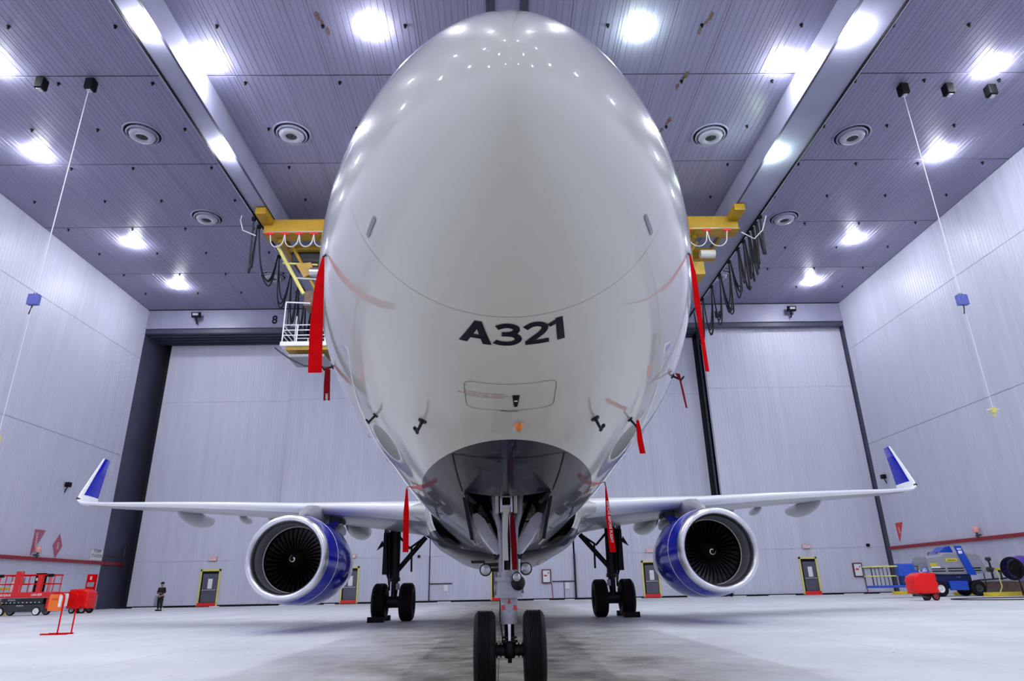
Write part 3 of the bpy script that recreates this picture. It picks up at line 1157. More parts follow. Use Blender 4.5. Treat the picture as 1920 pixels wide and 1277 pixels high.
# torque link and axle
MB().bbox((-.05, .08, .60), (.05, .13, .66), .01).tube([(-.04, .10, .64), (-.02, .24, .52), (0, .10, .42)], .018, 8).tube([(.04, .10, .64), (.02, .24, .52), (0, .10, .42)], .018, 8).build('torque_link', M_GEARD, gear)
mb = MB().cyl((-.16, 0, .38), (.16, 0, .38), .055, n=20).lathe([(0, .09), (.05, .085), (.075, .03), (.075, -.03), (.05, -.085), (0, -.09)], 24, T(0, 0, .39))
mb.cyl((0, 0, .26), (0, 0, .32), .022, n=12).bbox((-.085, -.05, .45), (.085, .05, .475), .01).bbox((-.075, -.05, .49), (.075, .05, .51), .008)
for sg in (-1, 1):
    mb.cyl((sg * .085, 0, .38), (sg * .10, 0, .38), .07, n=20).cyl((sg * .125, 0, .38), (sg * .14, 0, .38), .075, n=20)
mb.cyl((0, -.075, .40), (0, -.05, .40), .018, n=10)
mb.build('axle', M_GEARD, gear)
MB().tube([(-.09, .0, .9), (-.10, -.02, .7), (-.075, -.03, .52), (-.07, -.02, .42)], .007, 6).build('brake_hose', M_CABLE, gear)
# red arrow marks
mb = MB()
for (x, z) in ((0, .855),):
    pts = []
    for a, b in ((-.020, -.028), (.020, -.028), (0, .028)):
        t = (x + a) / .0915
        pts.append(Vector((math.sin(t) * .0925, -math.cos(t) * .0925, z + b)))
    mb.add(pts, [(0, 1, 2)])
for sg in (-1, 1):
    for z0, z1, a0, a1 in ((.78, .80, 30, 62), (.765, .772, 25, 80)):
        lo = [Vector((math.sin(R(sg * a)) * .0925, -math.cos(R(sg * a)) * .0925, z0)) for a in (a0, (a0 + a1) / 2, a1)]
        hi = [p + Vector((0, 0, z1 - z0 + .012)) for p in lo]
        mb.grid([lo, hi])
mb.build('red_marks', M_RED, gear, fixn=False)


def tyre_mesh(ro, ri, wd, grooves=4, n=56):
    """lathe about local Z (axle); returns mesh"""
    h = wd / 2
    prof = [(ri, -h * .62), (ri + (ro - ri) * .12, -h * .80), (ri + (ro - ri) * .45, -h * .99), (ri + (ro - ri) * .72, -h * .97), (ri + (ro - ri) * .90, -h * .82), (ro * .985, -h * .66)]
    tread = []
    m_ = h * .60
    gw = wd * .025
    xs_ = [-m_ + 2 * m_ * (k + 1) / (grooves + 1) for k in range(grooves)]
    tread.append((ro, -m_))
    for x in xs_:
        tread += [(ro, x - gw), (ro - wd * .04, x - gw * .7), (ro - wd * .04, x + gw * .7), (ro, x + gw)]
    tread.append((ro, m_))
    prof = prof + tread + [(r_, -z) for r_, z in prof[::-1]]
    mb_ = MB()
    mb_.lathe(prof, n)
    me_ = mb_.mesh('tyre')
    me_.materials.append(M_RUBBER)
    return me_


def hub_mesh(ri, wd):
    mb_ = MB()
    h = wd / 2
    mb_.lathe([(ri * 1.01, -h * .62), (ri * 1.0, -h * .5), (ri * .82, -h * .35), (ri * .45, -h * .30), (ri * .40, -h * .62), (0, -h * .66)], 32)
    mb_.lathe([(ri * 1.01, h * .62), (ri * 1.0, h * .5), (ri * .82, h * .35), (ri * .45, h * .30), (ri * .40, h * .62), (0, h * .66)], 32)
    me_ = mb_.mesh('wheel_hub')
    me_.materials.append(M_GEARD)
    return me_


nt_ = tyre_mesh(.381, .20, .225, 6)
nh_ = hub_mesh(.20, .225)
for sg in (-1, 1):
    link('tyre', nt_, gear, (sg * .255, 0, .381), (0, R(90), 0))
    link('wheel_hub', nh_, gear, (sg * .255, 0, .381), (0, R(90), 0))

# ---- main gear: light grey parts, coloured dark with their shade painted in
mt_ = tyre_mesh(.61, .28, .47, 4)
mh_ = hub_mesh(.28, .47)
for sg in (-1, 1):
    X = sg * 3.795
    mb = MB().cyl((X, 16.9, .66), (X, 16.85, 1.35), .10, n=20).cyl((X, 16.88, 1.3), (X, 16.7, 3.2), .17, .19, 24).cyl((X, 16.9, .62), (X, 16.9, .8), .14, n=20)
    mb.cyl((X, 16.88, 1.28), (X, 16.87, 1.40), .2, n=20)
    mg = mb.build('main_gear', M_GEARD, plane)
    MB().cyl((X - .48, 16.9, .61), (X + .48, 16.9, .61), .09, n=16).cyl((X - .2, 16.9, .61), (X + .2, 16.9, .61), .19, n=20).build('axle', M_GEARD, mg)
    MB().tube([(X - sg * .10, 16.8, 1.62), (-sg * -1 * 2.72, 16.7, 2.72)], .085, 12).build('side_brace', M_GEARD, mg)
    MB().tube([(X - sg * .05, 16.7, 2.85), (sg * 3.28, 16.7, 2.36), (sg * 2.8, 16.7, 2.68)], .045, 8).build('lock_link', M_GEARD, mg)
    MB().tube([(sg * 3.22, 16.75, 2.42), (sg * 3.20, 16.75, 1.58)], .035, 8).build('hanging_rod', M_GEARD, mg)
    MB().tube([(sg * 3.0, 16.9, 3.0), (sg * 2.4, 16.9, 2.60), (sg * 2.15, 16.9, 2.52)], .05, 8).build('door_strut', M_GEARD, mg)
    # leg door on the outboard side
    pr = [(-.30, 2.95), (-.40, 2.35), (-.18, 2.55), (.30, 2.95)]
    mb = MB()
    out = [(16.3, 3.05), (17.6, 2.95), (17.6, 1.9), (17.25, 1.45), (17.05, .98), (16.85, 1.35), (16.45, 1.55)]
    A_ = [Vector((X + sg * (.16 + .12 * (z - .98) / 2), y, z)) for y, z in out]
    B_ = [p + Vector((sg * .05, 0, 0)) for p in A_]
    nn_ = len(out)
    mb.add(A_ + B_, [list(range(nn_)), list(range(nn_, 2 * nn_))[::-1]] + [(i, (i + 1) % nn_, nn_ + (i + 1) % nn_, nn_ + i) for i in range(nn_)])
    mb.box((X + sg * .10, 16.75, 1.5), (X + sg * .42, 16.8, 2.9))
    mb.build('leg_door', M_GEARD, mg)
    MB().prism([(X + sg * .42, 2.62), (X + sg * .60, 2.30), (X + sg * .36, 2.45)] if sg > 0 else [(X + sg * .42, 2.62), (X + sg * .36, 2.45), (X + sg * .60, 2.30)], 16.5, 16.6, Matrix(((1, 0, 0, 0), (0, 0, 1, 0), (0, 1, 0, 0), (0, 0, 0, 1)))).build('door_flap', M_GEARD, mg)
    MB().tube([(X - sg * .12, 16.78, 1.5), (X - sg * .15, 16.72, 1.1), (X - sg * .10, 16.78, .72)], .02, 6).build('brake_hose', M_CABLE, mg)
    MB().bbox((X - sg * .14 - .06, 16.7, 1.0), (X - sg * .14 + .06, 16.82, 1.2), .01).build('valve_block', M_GEARL, mg)
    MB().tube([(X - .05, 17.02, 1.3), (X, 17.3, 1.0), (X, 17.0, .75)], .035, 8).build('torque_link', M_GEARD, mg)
    for k in (-1, 1):
        link('tyre', mt_, mg, (X + k * .4635, 16.9, .61), (0, R(90), 0))
        link('wheel_hub', mh_, mg, (X + k * .4635, 16.9, .61), (0, R(90), 0))


# ---- wings
def airfoil(n=18):
    up, lo = [], []
    for i in range(n + 1):
        b = PI * i / n
        x = (1 - math.cos(b)) / 2
        t = 5 * (0.2969 * math.sqrt(x) - 0.1260 * x - 0.3516 * x ** 2 + 0.2843 * x ** 3 - 0.1036 * x ** 4)
        c = 0.035 * (1 - (2 * x - 0.9) ** 2) if x < 1 else 0
        up.append((x, t + c * .4))
        lo.append((x, -t + c * .4))
    return up[::-1] + lo[1:-1]      # TE -> LE (upper) -> TE (lower)


AF = airfoil()


def wing_sec(x, le, z, ch, tc, inc, sg, roll=0.0):
    pts = []
    for u, t in AF:
        yy = u * ch
        zz = t * ch * tc
        y2 = yy * math.cos(inc) + zz * math.sin(inc)
        z2 = -yy * math.sin(inc) + zz * math.cos(inc)
        pts.append(Vector((sg * (x - z2 * math.sin(roll)), le + y2, z + z2 * math.cos(roll))))
    return pts


SEC = [(1.2, 10.6, 3.02, 7.4, .135, 2.6), (2.0, 11.35, 3.08, 6.6, .135, 2.5), (4.0, 12.45, 3.28, 5.35, .125, 2.2), (6.4, 13.75, 3.50, 4.0, .115, 1.8), (9.0, 15.15, 3.76, 3.35, .112, 1.3), (12.0, 16.78, 4.03, 2.65, .11, .8), (15.0, 18.4, 4.28, 1.95, .11, .2), (16.3, 19.12, 4.41, 1.66, .105, 0)]
for sg in (-1, 1):
    mb = MB()
    secs = [wing_sec(*s[:5], R(s[5]), sg) for s in SEC]
    nA = len(AF)
    # faces with the leading edge strip as its own material
    vs = [p for s_ in secs for p in s_]
    for i in range(len(secs) - 1):
        for j in range(nA):
            j2 = (j + 1) % nA
            u = min(AF[j][0], AF[j2][0])
            mb.cur = 1 if (u < .045) else 0
            if j < 18 and u >= .045:
                mb.cur = 0
            mb.add([vs[i * nA + j], vs[i * nA + j2], vs[(i + 1) * nA + j2], vs[(i + 1) * nA + j]], [(0, 1, 2, 3)], True)
    mb.cur = 0
    wing = mb.build('wing', [M_WING, M_LE], plane)
    # merge so shading is smooth
    bm = bmesh.new()
    bm.from_mesh(wing.data)
    bmesh.ops.remove_doubles(bm, verts=bm.verts[:], dist=.0005)
    bmesh.ops.recalc_face_normals(bm, faces=bm.faces[:])
    bm.to_mesh(wing.data)
    bm.free()
    # winglet: base curve then upright blade, white leading strip, blue inner face
    st = [(16.3, 19.12, 4.41, 1.66, .105, 0), (16.75, 19.4, 4.47, 1.55, .10, 20), (17.02, 19.62, 4.60, 1.45, .095, 52), (17.12, 19.85, 4.85, 1.35, .09, 74), (17.42, 20.9, 5.75, .95, .085, 76), (17.72, 22.0, 6.72, .55, .08, 76)]
    secs = []
    for k, (x, le, z, ch, tc, rl_) in enumerate(st):
        secs.append([Vector((sg * (x - t * ch * tc * math.sin(R(rl_))), le + u * ch, z + t * ch * tc * math.cos(R(rl_)))) for u, t in AF])
    mb = MB()
    for i in range(len(secs) - 1):
        for j in range(nA):
            j2 = (j + 1) % nA
            u = min(AF[j][0], AF[j2][0])
            mb.cur = 1 if (i >= 3 and u > .17 and j < 18) else 0
            mb.add([secs[i][j], secs[i][j2], secs[i + 1][j2], secs[i + 1][j]], [(0, 1, 2, 3)], True)
    mb.cur = 0
    mb.add(secs[-1], [list(range(nA))])
    wl_ = mb.build('winglet', [M_LE, M_BLUE], wing)
    bm = bmesh.new()
    bm.from_mesh(wl_.data)
    bmesh.ops.remove_doubles(bm, verts=bm.verts[:], dist=.0005)
    bmesh.ops.recalc_face_normals(bm, faces=bm.faces[:])
    bm.to_mesh(wl_.data)
    bm.free()
    MB().tube([(sg * 16.98, 19.55, 4.63), (sg * 16.9, 19.42, 4.66), (sg * 16.78, 19.40, 4.62)], .03, 8).build('tip_light', M_CHAR, wing)

    # flap track canoes and small hinge fairings
    def canoe(x, y0_, y1_, zt, dep, wd, nm='flap_fairing'):
        rg = []
        for i in range(15):
            u = i / 14
            k = max(.02, math.sin(PI * min(1, u * 1.0)) ** .6)
            yy = y0_ + (y1_ - y0_) * u
            hh = dep * k
            ww = wd * k
            cz = zt - .12 * u
            rg.append([Vector((sg * x + ww * math.sin(a), yy, cz - (hh if math.cos(a) > 0 else .12) * math.cos(a))) for a in [2 * PI * j / 20 for j in range(20)]])
        MB().loft(rg).build(nm, M_WING, wing)
    canoe(12.0, 17.6, 21.0, 3.92, .42, .28)
    canoe(5.25, 15.6, 19.4, 3.22, .42, .34)
    canoe(8.3, 16.6, 19.9, 3.62, .42, .30)
    canoe(9.95, 18.3, 19.6, 3.72, .15, .13, 'hinge_fairing')
    canoe(6.3, 17.2, 18.6, 3.28, .20, .20, 'hinge_fairing')

# wing body fairing
def fair_ring(s):
    # s from 0 to 1 along Y 8.2..24
    y = 9.1 + 16 * s
    k = math.sin(PI / 2 * min(1, s / .15)) ** .62 if s < .6 else math.cos(PI / 2 * (s - .6) / .4) ** .8 if s < .999 else 0
    hw = 1.80 + .34 * k
    zb = 1.80 - .16 * k
    pts = []
    for i in range(33):
        a = -R(100) + R(200) * i / 32
        c = math.cos(a)
        x = hw * math.copysign(abs(math.sin(a)) ** .72, a)
        z = 3.2 - (3.2 - zb) * (abs(c) ** .62 if c > 0 else -.5 * abs(c))
        pts.append(Vector((x, y, z)))
    return pts


mb = MB()
mb.grid([fair_ring((i / 60) ** 1.5) for i in range(61)])
mb.build('belly_fairing', M_FUSE, plane)
# leading-edge root fillets (white)
for sg in (-1, 1):
    rg = []
    for i in range(15):
        u = i / 14
        x = 1.2 + 1.45 * u
        ledge = 9.6 + 2.05 * u ** .75
        hh = .30 + .42 * (1 - u) ** 1.6
        zc = 3.12 - .30 * (1 - u) ** 1.3
        rg.append([Vector((sg * x, ledge + (1 - math.cos(a)) * 1.6, zc + hh * math.sin(a))) for a in [-R(88) + R(176) * j / 20 for j in range(21)]])
    MB().grid(rg).build('wing_root_fillet', M_FUSE, plane)

# ---- tail
for sg in (-1, 1):
    secs = []
    for x, le, z, ch in ((.3, 33.6, 4.75, 3.6), (3.2, 35.5, 5.05, 2.6), (6.2, 37.5, 5.35, 1.5)):
        secs.append(wing_sec(x, le, z, ch, .10, 0, sg))
    MB().loft(secs).build('tailplane', M_WHITE, plane)
secs = []
for z, le, ch in ((5.6, 31.0, 6.4), (7.5, 33.0, 4.9), (11.7, 36.6, 2.3)):
    secs.append([Vector((t * ch * .10, le + u * ch, z)) for u, t in AF])
MB().loft(secs).build('tail_fin', M_NAVY, plane)

# ---- cockpit windows (above the nose, unseen from below) and cabin windows
for sg in (-1, 1):
    for a0, a1, s0_, s1_ in ((176, 152, 2.05, 2.62), (150, 130, 2.15, 2.85), (128, 113, 2.45, 3.15)):
        pts = []
        for s, a in ((s0_, a0), (s0_ + .08, a1), (s1_, a1 + 3), (s1_ + (-.02), a0 - 1)):
            pts.append((s, sg * R(a)))
        den = []
        for i in range(4):
            a = pts[i]
            b = pts[(i + 1) % 4]
            for t in range(5):
                den.append((a[0] + (b[0] - a[0]) * t / 5, a[1] + (b[1] - a[1]) * t / 5))
        patch('cockpit_window', den, M_GLASS if False else M_BLACK, plane, .01)

# ---- engines
blade_me = None
for sg in (-1, 1):
    X, Z, Y0 = sg * 5.755, 1.86, 10.75
    yaw = sg * R(1.5)
    MM = T(X, Y0, Z) @ RZ(yaw) @ RX(R(-92.0))     # local Z -> +Y (aft)
    # cowl outer (blue)
    mb = MB()
    mb.lathe([(1.105, .20), (1.14, .45), (1.17, .9), (1.175, 1.5), (1.17, 2.3), (1.05, 3.1), (.90, 3.8), (.86, 3.75), (.80, 3.4)], 64, MM)
    nac = mb.build('engine_cowl', M_BLUE, plane)
    # polished lip
    mb = MB()
    mb.lathe([(1.107, .20), (1.09, .10), (1.055, .03), (1.01, -.005), (.965, .01), (.925, .06), (.90, .14), (.885, .24)], 64, MM)
    mb.build('inlet_lip', M_LIP, nac)
    mb = MB()
    mb.lathe([(.885, .24), (.868, .5), (.865, .78)], 64, MM)
    mb.build('inlet_duct', M_DUCT, nac)
    mb = MB()
    mb.lathe([(.866, .78), (.852, .79), (.852, .83), (.866, .84)], 64, MM)
    mb.build('duct_ring', M_CREAM, nac)
    mb = MB()
    mb.lathe([(.866, .84), (.875, 1.3), (.5, 1.32), (0, 1.32)], 48, MM)
    mb.build('fan_case', M_BLACK, nac)
    # spinner with a white comma
    mb = MB()
    mb.lathe([(0, .62), (.03, .625), (.10, .70), (.20, .85), (.27, 1.0), (.29, 1.1)], 40, MM)
    mb.build('spinner', M_BLACK, nac)
    mb = MB()
    rows_i, rows_o = [], []
    for i in range(26):
        t = i / 25
        a = R(-60) + t * R(300) * -sg
        r_ = .035 + .075 * t
        wv = .022 * (1 - t) + .006
        for rows_, rr_ in ((rows_i, r_ - wv / 2), (rows_o, r_ + wv / 2)):
            # height of the spinner at this radius
            prf = ((0, .62), (.03, .625), (.10, .70), (.20, .85), (.27, 1.0))
            h = 1.0
            for (ra_, ha_), (rb_, hb_) in zip(prf, prf[1:]):
                if ra_ <= rr_ <= rb_:
                    h = ha_ + (hb_ - ha_) * (rr_ - ra_) / (rb_ - ra_)
            h -= .012
            rows_.append(MM @ Vector((rr_ * math.cos(a), rr_ * math.sin(a), h)))
    mb.grid([rows_i, rows_o])
    mb.build('spinner_spiral', M_TXTW, nac, fixn=False)
    # fan blades
    if blade_me is None:
        mb = MB()
        ra, rb = [], []
        for i in range(9):
            u = i / 8
            r_ = .27 + .585 * u
            ch = .10 + .10 * u
            tw = R(28 + 34 * u)
            da = .10 * u * u
            c, s_ = math.cos(tw), math.sin(tw)
            a_ = Vector((r_, -ch * s_ * .5 + da, 1.02 - ch * c * .5))
            b_ = Vector((r_, ch * s_ * .5 + da, 1.02 + ch * c * .5))
            m_ = (a_ + b_) / 2 + Vector((0, .012, -.012))
            ra.append([a_, m_, b_])
            rb.append([a_ + Vector((0, .006, .004)), m_ + Vector((0, .01, .008)), b_ + Vector((0, .006, .004))])
        mb.grid(ra)
        mb.grid(rb)
        blade_me = mb.mesh('fan_blade')
        blade_me.materials.append(M_FAN)
    for k in range(36):
        o = link('fan_blade', blade_me, nac)
        o.matrix_world = MM @ RZ(2 * PI * k / 36)
    # exhaust core
    mb = MB()
    mb.lathe([(.62, 3.0), (.60, 3.9), (.42, 4.7), (.40, 4.65), (.40, 4.2)], 40, MM)
    mb.lathe([(.30, 4.2), (.2, 4.9), (.02, 5.2)], 30, MM)
    mb.build('exhaust_core', M_GEARD, nac)
    # cowl joint rings, strake, latches
    mb = MB()
    mb.lathe([(1.168, .88), (1.174, .885), (1.174, .90), (1.168, .905)], 64, MM)
    mb.build('cowl_joint', M_TXTW, nac)
    stp = [MM @ Vector((1.155 * math.cos(a), 1.155 * math.sin(a), h)) for a, h in ((R(-90 + (-sg) * 0 + (38 if sg < 0 else -38 - 0)), h_) for h_ in (1.1, 1.3, 1.7, 2.0))]
    ctr_ = MM @ Vector((0, 0, 1.5))
    mb = MB()
    o2 = []
    for p, k in zip(stp, (.02, .16, .24, .20)):
        d = (p - ctr_)
        d.y = 0
        o2.append(p + d.normalized() * k)
    mb.grid([stp, o2])
    mb.grid([[p + Vector((0, 0, .012)) for p in stp], [p + Vector((0, 0, .012)) for p in o2]])
    mb.build('cowl_strake', M_BLUE, nac)
    # pylon
    rg = []
    for y, zb, zt, wd in ((11.7, 2.95, 3.02, .05), (12.1, 2.92, 3.22, .14), (12.8, 2.85, 3.42, .20), (13.8, 2.7, 3.50, .22), (15.5, 2.6, 3.35, .22), (17.2, 2.9, 3.15, .10)):
        rg.append([Vector((X + a * wd, y, z)) for a, z in ((-1, zb), (-1, zt - .08), (-.5, zt), (.5, zt), (1, zt - .08), (1, zb))])
    MB().loft(rg).build('engine_pylon', M_WING, plane)
    MB().bbox((X - sg * .55 - .18, 13.6, 2.95), (X - sg * .55 + .18, 14.3, 3.3), .05).build('pylon_fairing', M_GEARD, plane)

# antennas and drain mast under the belly
for y, h in ((10.0, .2), (13.5, .14), (6.8, .16)):
    MB().prism([(y, 0), (y + .28, 0), (y + .26, -h), (y + .12, -h)], -.012, .012, Matrix(((0, 0, 1, 0 if y != 13.5 else .4), (1, 0, 0, 0), (0, 1, 0, 1.66 if y > 8 else 1.735), (0, 0, 0, 1)))).build('belly_antenna', M_CREAM, plane)


# ------------------------------------------------------------------ streamers
def ribbon(name, pts, widths, m, label, text=None, dirx=(1, 0, 0), tsize=.05, th=.004):
    """hanging ribbon along pts, flat in dirx"""
    t = None
    dx = Vector(dirx).normalized()
    L_ = [Vector(p) - dx * w_ / 2 for p, w_ in zip(pts, widths)]
    Rr = [Vector(p) + dx * w_ / 2 for p, w_ in zip(pts, widths)]
    nn_ = Vector((dx.y, -dx.x, 0)).normalized()
    if nn_.y > 0:
        nn_ = -nn_
    rg = [[a, b, b - nn_ * th, a - nn_ * th] for a, b in zip(L_, Rr)]
    o = MB().loft(rg, smooth=False).build(name, m)
    tag(o, label, 'streamer')
    if text:
        a, b = Vector(pts[0]), Vector(pts[-1])
        c = a.lerp(b, .55)
        dn = (b - a).normalized()
        M_ = Matrix.Identity(4)
        nf = nn_
        col_x = dn
        col_y = nf.cross(dn).normalized()
        M_ = Matrix(((col_x.x, col_y.x, nf.x, c.x), (col_x.y, col_y.y, nf.y, c.y), (col_x.z, col_y.z, nf.z, c.z), (0, 0, 0, 1)))
        text_obj('printed_words', text, M_TXTW, T(*(nf * .004)) @ M_, o, size=tsize, bold=.001)
    return o


ribbon('warning_streamer', [(-1.345, -3.20, 3.27), (-1.35, -3.21, 3.12), (-1.352, -3.21, 2.95), (-1.348, -3.2, 2.7), (-1.338, -3.2, 2.5), (-1.33, -3.2, 2.375)], [.012, .05, .075, .09, .093, .093], M_REDF,
       'widest bright red streamer hanging at the left edge of the nose')
ribbon('warning_streamer', [(1.352, -3.16, 3.28), (1.36, -3.17, 3.1), (1.362, -3.16, 2.9), (1.365, -3.16, 2.62), (1.37, -3.16, 2.36)], [.01, .04, .05, .03, .03], M_REDF,
       'long narrow red streamer hanging at the right edge of the nose', dirx=(1, .3, 0))
ribbon('warning_streamer', [(-1.80, -1.18, 3.09), (-1.79, -1.2, 3.05), (-1.785, -1.2, 2.9), (-1.775, -1.2, 2.74)], [.03, .055, .062, .062], M_REDD,
       'short dark red streamer with white words, left of the nose below the wide one', 'REMOVE BEFORE FLIGHT', tsize=.032)
ribbon('warning_streamer', [(1.66, -1.42, 2.90), (1.685, -1.4, 2.83), (1.70, -1.4, 2.7), (1.715, -1.4, 2.56)], [.06, .02, .025, .02], M_REDD,
       'thin twisted dark red streamer on the right of the nose', dirx=(1, .6, 0))
MB_ = ribbon('warning_streamer', [(1.14, -1.83, 2.345), (1.145, -1.82, 2.28), (1.15, -1.82, 2.15), (1.162, -1.82, 2.05)], [.02, .04, .05, .05], M_REDF,
             'short plain red streamer under the right cheek of the nose')
ribbon('warning_streamer', [(-1.41, 2.05, 2.36), (-1.41, 2.05, 2.3), (-1.405, 2.05, 2.0), (-1.40, 2.05, 1.7), (-1.395, 2.05, 1.47)], [.01, .03, .08, .082, .08], M_REDF,
       'plain red streamer hanging under the belly left of the nose wheel, over the wing')
ribbon('warning_streamer', [(1.44, 2.08, 2.34), (1.44, 2.08, 2.24), (1.45, 2.08, 1.9), (1.468, 2.08, 1.6), (1.48, 2.08, 1.42)], [.01, .03, .075, .085, .085], M_REDF,
       'red streamer with white words hanging before the right wing', 'REMOVE BEFORE FLIGHT', tsize=.052)
ribbon('warning_streamer', [(.045, -.13, 1.74), (.05, -.14, 1.6), (.06, -.15, 1.4), (.065, -.13, 1.16)], [.03, .06, .065, .05], M_REDD,
       'dark red streamer hanging down along the nose gear leg')
# cords holding them
for a, b in (((-1.33, -3.17, 3.30), (-1.345, -3.2, 3.26)), ((1.34, -3.13, 3.31), (1.352, -3.16, 3.27))):
    MB().cyl(a, b, .008, n=8).build('streamer_pin', M_CHAR, plane)
MB().tube([(-1.40, 2.05, 2.40), (-1.41, 2.05, 2.34)], .01, 6).build('streamer_pin', M_YELP, plane)
MB().tube([(1.42, 2.1, 2.45), (1.44, 2.08, 2.33)], .008, 6).build('streamer_pin', M_CHAR, plane)

# ------------------------------------------------------------------ overhead crane
cr = tag(empty('overhead_crane', (0, 31.5, 24.0)), 'yellow overhead travelling crane bridge spanning behind the aircraft', 'crane')


def P(mb_, name, m, parent=cr):
    o = mb_.build(name, m)
    o.parent = parent
    o.matrix_parent_inverse = parent.matrix_world.inverted() if parent.parent is None and False else Matrix.Translation(-parent.location)
    return o


gird = P(MB().bbox((-15.6, 31.0, 23.35), (16.2, 31.9, 24.35), .04), 'girder', M_YEL)
P(MB().box((-15.6, 30.9, 23.28), (16.2, 32.0, 23.36)), 'girder_flange', M_YEL)
for x in (-15.4, 15.9):
    P(MB().bbox((x - .35, 29.6, 23.95), (x + .35, 33.4, 24.44), .05), 'end_truck', M_YEL)
    P(MB().bbox((x - .25, 30.2, 24.30), (x + .1, 30.8, 24.50), .03).cyl((x - .2, 30.5, 24.42), (x + .2, 30.5, 24.42), .1), 'truck_wheel_box', M_YELP)
P(MB().tube([(-15.2, 30.7, 23.25), (16.0, 30.7, 23.25)], .025, 6), 'festoon_wire', M_STEEL)
loops = [(-15.0 + i * .95) for i in range(5)] + [(11.2 + i * 1.35) for i in range(4)]
for i, x in enumerate(loops):
    P(MB().bbox((x - .28, 30.6, 23.02), (x + .28, 30.8, 23.14), .02), 'festoon_trolley', M_RED)
for i in range(4):
    for x0, x1, dep in ((loops[i], loops[i] + .95, .9),):
        for dy in (0, .08):
            pts = [(x0 + (x1 - x0) * t / 12 + .0, 30.7 + dy, 23.03 - dep * math.sqrt(max(0, 1 - (2 * t / 12 - 1) ** 2)) ** .8) for t in range(13)]
            P(MB().tube(pts, .03, 6), 'festoon_cable', M_CABLEW)
for i in range(3):
    x0, x1 = 11.2 + i * 1.35, 12.55 + i * 1.35
    pts = [(x0 + (x1 - x0) * t / 12, 30.7, 23.03 - 1.15 * math.sqrt(max(0, 1 - (2 * t / 12 - 1) ** 2)) ** .8) for t in range(13)]
    P(MB().tube(pts, .035, 6), 'festoon_cable', M_CABLEW)
# second girder, deeper, and walkway brackets
P(MB().bbox((-15.0, 35.2, 23.3), (15.9, 35.7, 24.2), .04), 'girder', M_YEL)
for x in (-14.6, -11.5, 12, 15.5):
    P(MB().box((x - .1, 31.9, 23.6), (x + .1, 35.3, 23.8)), 'cross_tie', M_YEL)

# trolley with telescopic mast and work platform on the left, behind the nose
tp = tag(empty('work_platform', (-12.0, 32.5, 15.0)), 'white railed work cage on a yellow telescopic mast hanging from the crane', 'platform')


def Q(mb_, name, m):
    o = mb_.build(name, m)
    o.parent = tp
    o.matrix_parent_inverse = Matrix.Translation(-tp.location)
    return o


tr_ = Q(MB().bbox((-14.8, 31.6, 22.95), (-14.4, 35.5, 23.32), .05).bbox((-12.0, 31.6, 22.95), (-11.6, 35.5, 23.32), .05).bbox((-14.4, 32.6, 22.95), (-12.0, 33.0, 23.3), .04), 'trolley_frame', M_YEL)
Q(MB().bbox((-14.3, 33.1, 22.3), (-12.1, 35.0, 23.1), .08), 'winch_housing', M_CHAR)
Q(MB().tube([(-15.0, 32.2, 23.0), (-12.9, 32.2, 19.4)], .13, 6), 'truss_beam', M_YELP)
Q(MB().tube([(-14.0, 32.4, 23.0), (-12.2, 32.4, 19.8)], .11, 6), 'truss_beam', M_YEL)
Q(MB().tube([(-14.5, 32.2, 21.7), (-12.2, 32.3, 21.6)], .07, 6), 'truss_beam', M_YELP)
Q(MB().tube([(-13.7, 32.2, 20.6), (-12.0, 32.3, 20.5)], .06, 6), 'truss_beam', M_CREAM)
Q(MB().prism([(-13.6, 21.6), (-12.6, 21.7), (-12.3, 20.9), (-13.0, 20.6)], 32.1, 32.2, Matrix(((1, 0, 0, 0), (0, 0, 1, 0), (0, 1, 0, 0), (0, 0, 0, 1)))), 'gusset_plate', M_YEL)
Q(MB().bbox((-12.9, 32.3, 18.6), (-11.6, 33.6, 19.7), .06), 'drive_housing', M_BROWN)
Q(MB().cyl((-12.6, 32.2, 21.0), (-11.9, 32.2, 21.0), .32), 'cable_drum', M_STEEL)
Q(MB().bbox((-12.3, 32.6, 16.6), (-11.7, 33.2, 19.0), .04), 'mast_section', M_CREAM)
Q(MB().bbox((-12.15, 32.7, 15.2), (-11.85, 33.05, 17.2), .04), 'mast_section', M_CREAM)
deck = Q(MB().bbox((-13.9, 31.6, 15.55), (-10.5, 34.2, 15.85), .05), 'platform_deck', M_WHITE)
Q(MB().box((-13.5, 31.7, 15.30), (-10.5, 34.0, 15.55)), 'deck_underside', M_YEL)
for x in (-13.8, -12.9, -12.0, -11.1):
    for y in (31.7, 34.1):
        Q(MB().cyl((x, y, 15.8), (x, y, 17.0 if x > -13.5 else 18.6), .045, n=8), 'railing_post', M_WHITE)
for z in (16.3, 16.65, 17.0):
    Q(MB().tube([(-13.8, 31.7, z), (-10.6, 31.7, z)], .035, 6), 'railing_bar', M_WHITE)
    Q(MB().tube([(-13.8, 31.7, z), (-13.8, 34.1, z)], .035, 6), 'railing_bar', M_WHITE)
    Q(MB().tube([(-13.8, 34.1, z), (-10.6, 34.1, z)], .035, 6), 'railing_bar', M_WHITE)
Q(MB().tube([(-13.8, 31.7, 18.6), (-12.3, 31.9, 18.6)], .05, 6), 'railing_bar', M_WHITE)
Q(MB().tube([(-14.1, 31.4, 15.35), (-13.2, 31.5, 14.7), (-12.2, 31.6, 14.2), (-10.6, 31.7, 14.1)], .05, 6), 'under_rail', M_CHAR)
Q(MB().bbox((-13.3, 31.5, 14.75), (-11.0, 33.6, 14.95), .05), 'lower_step', M_HOOD)

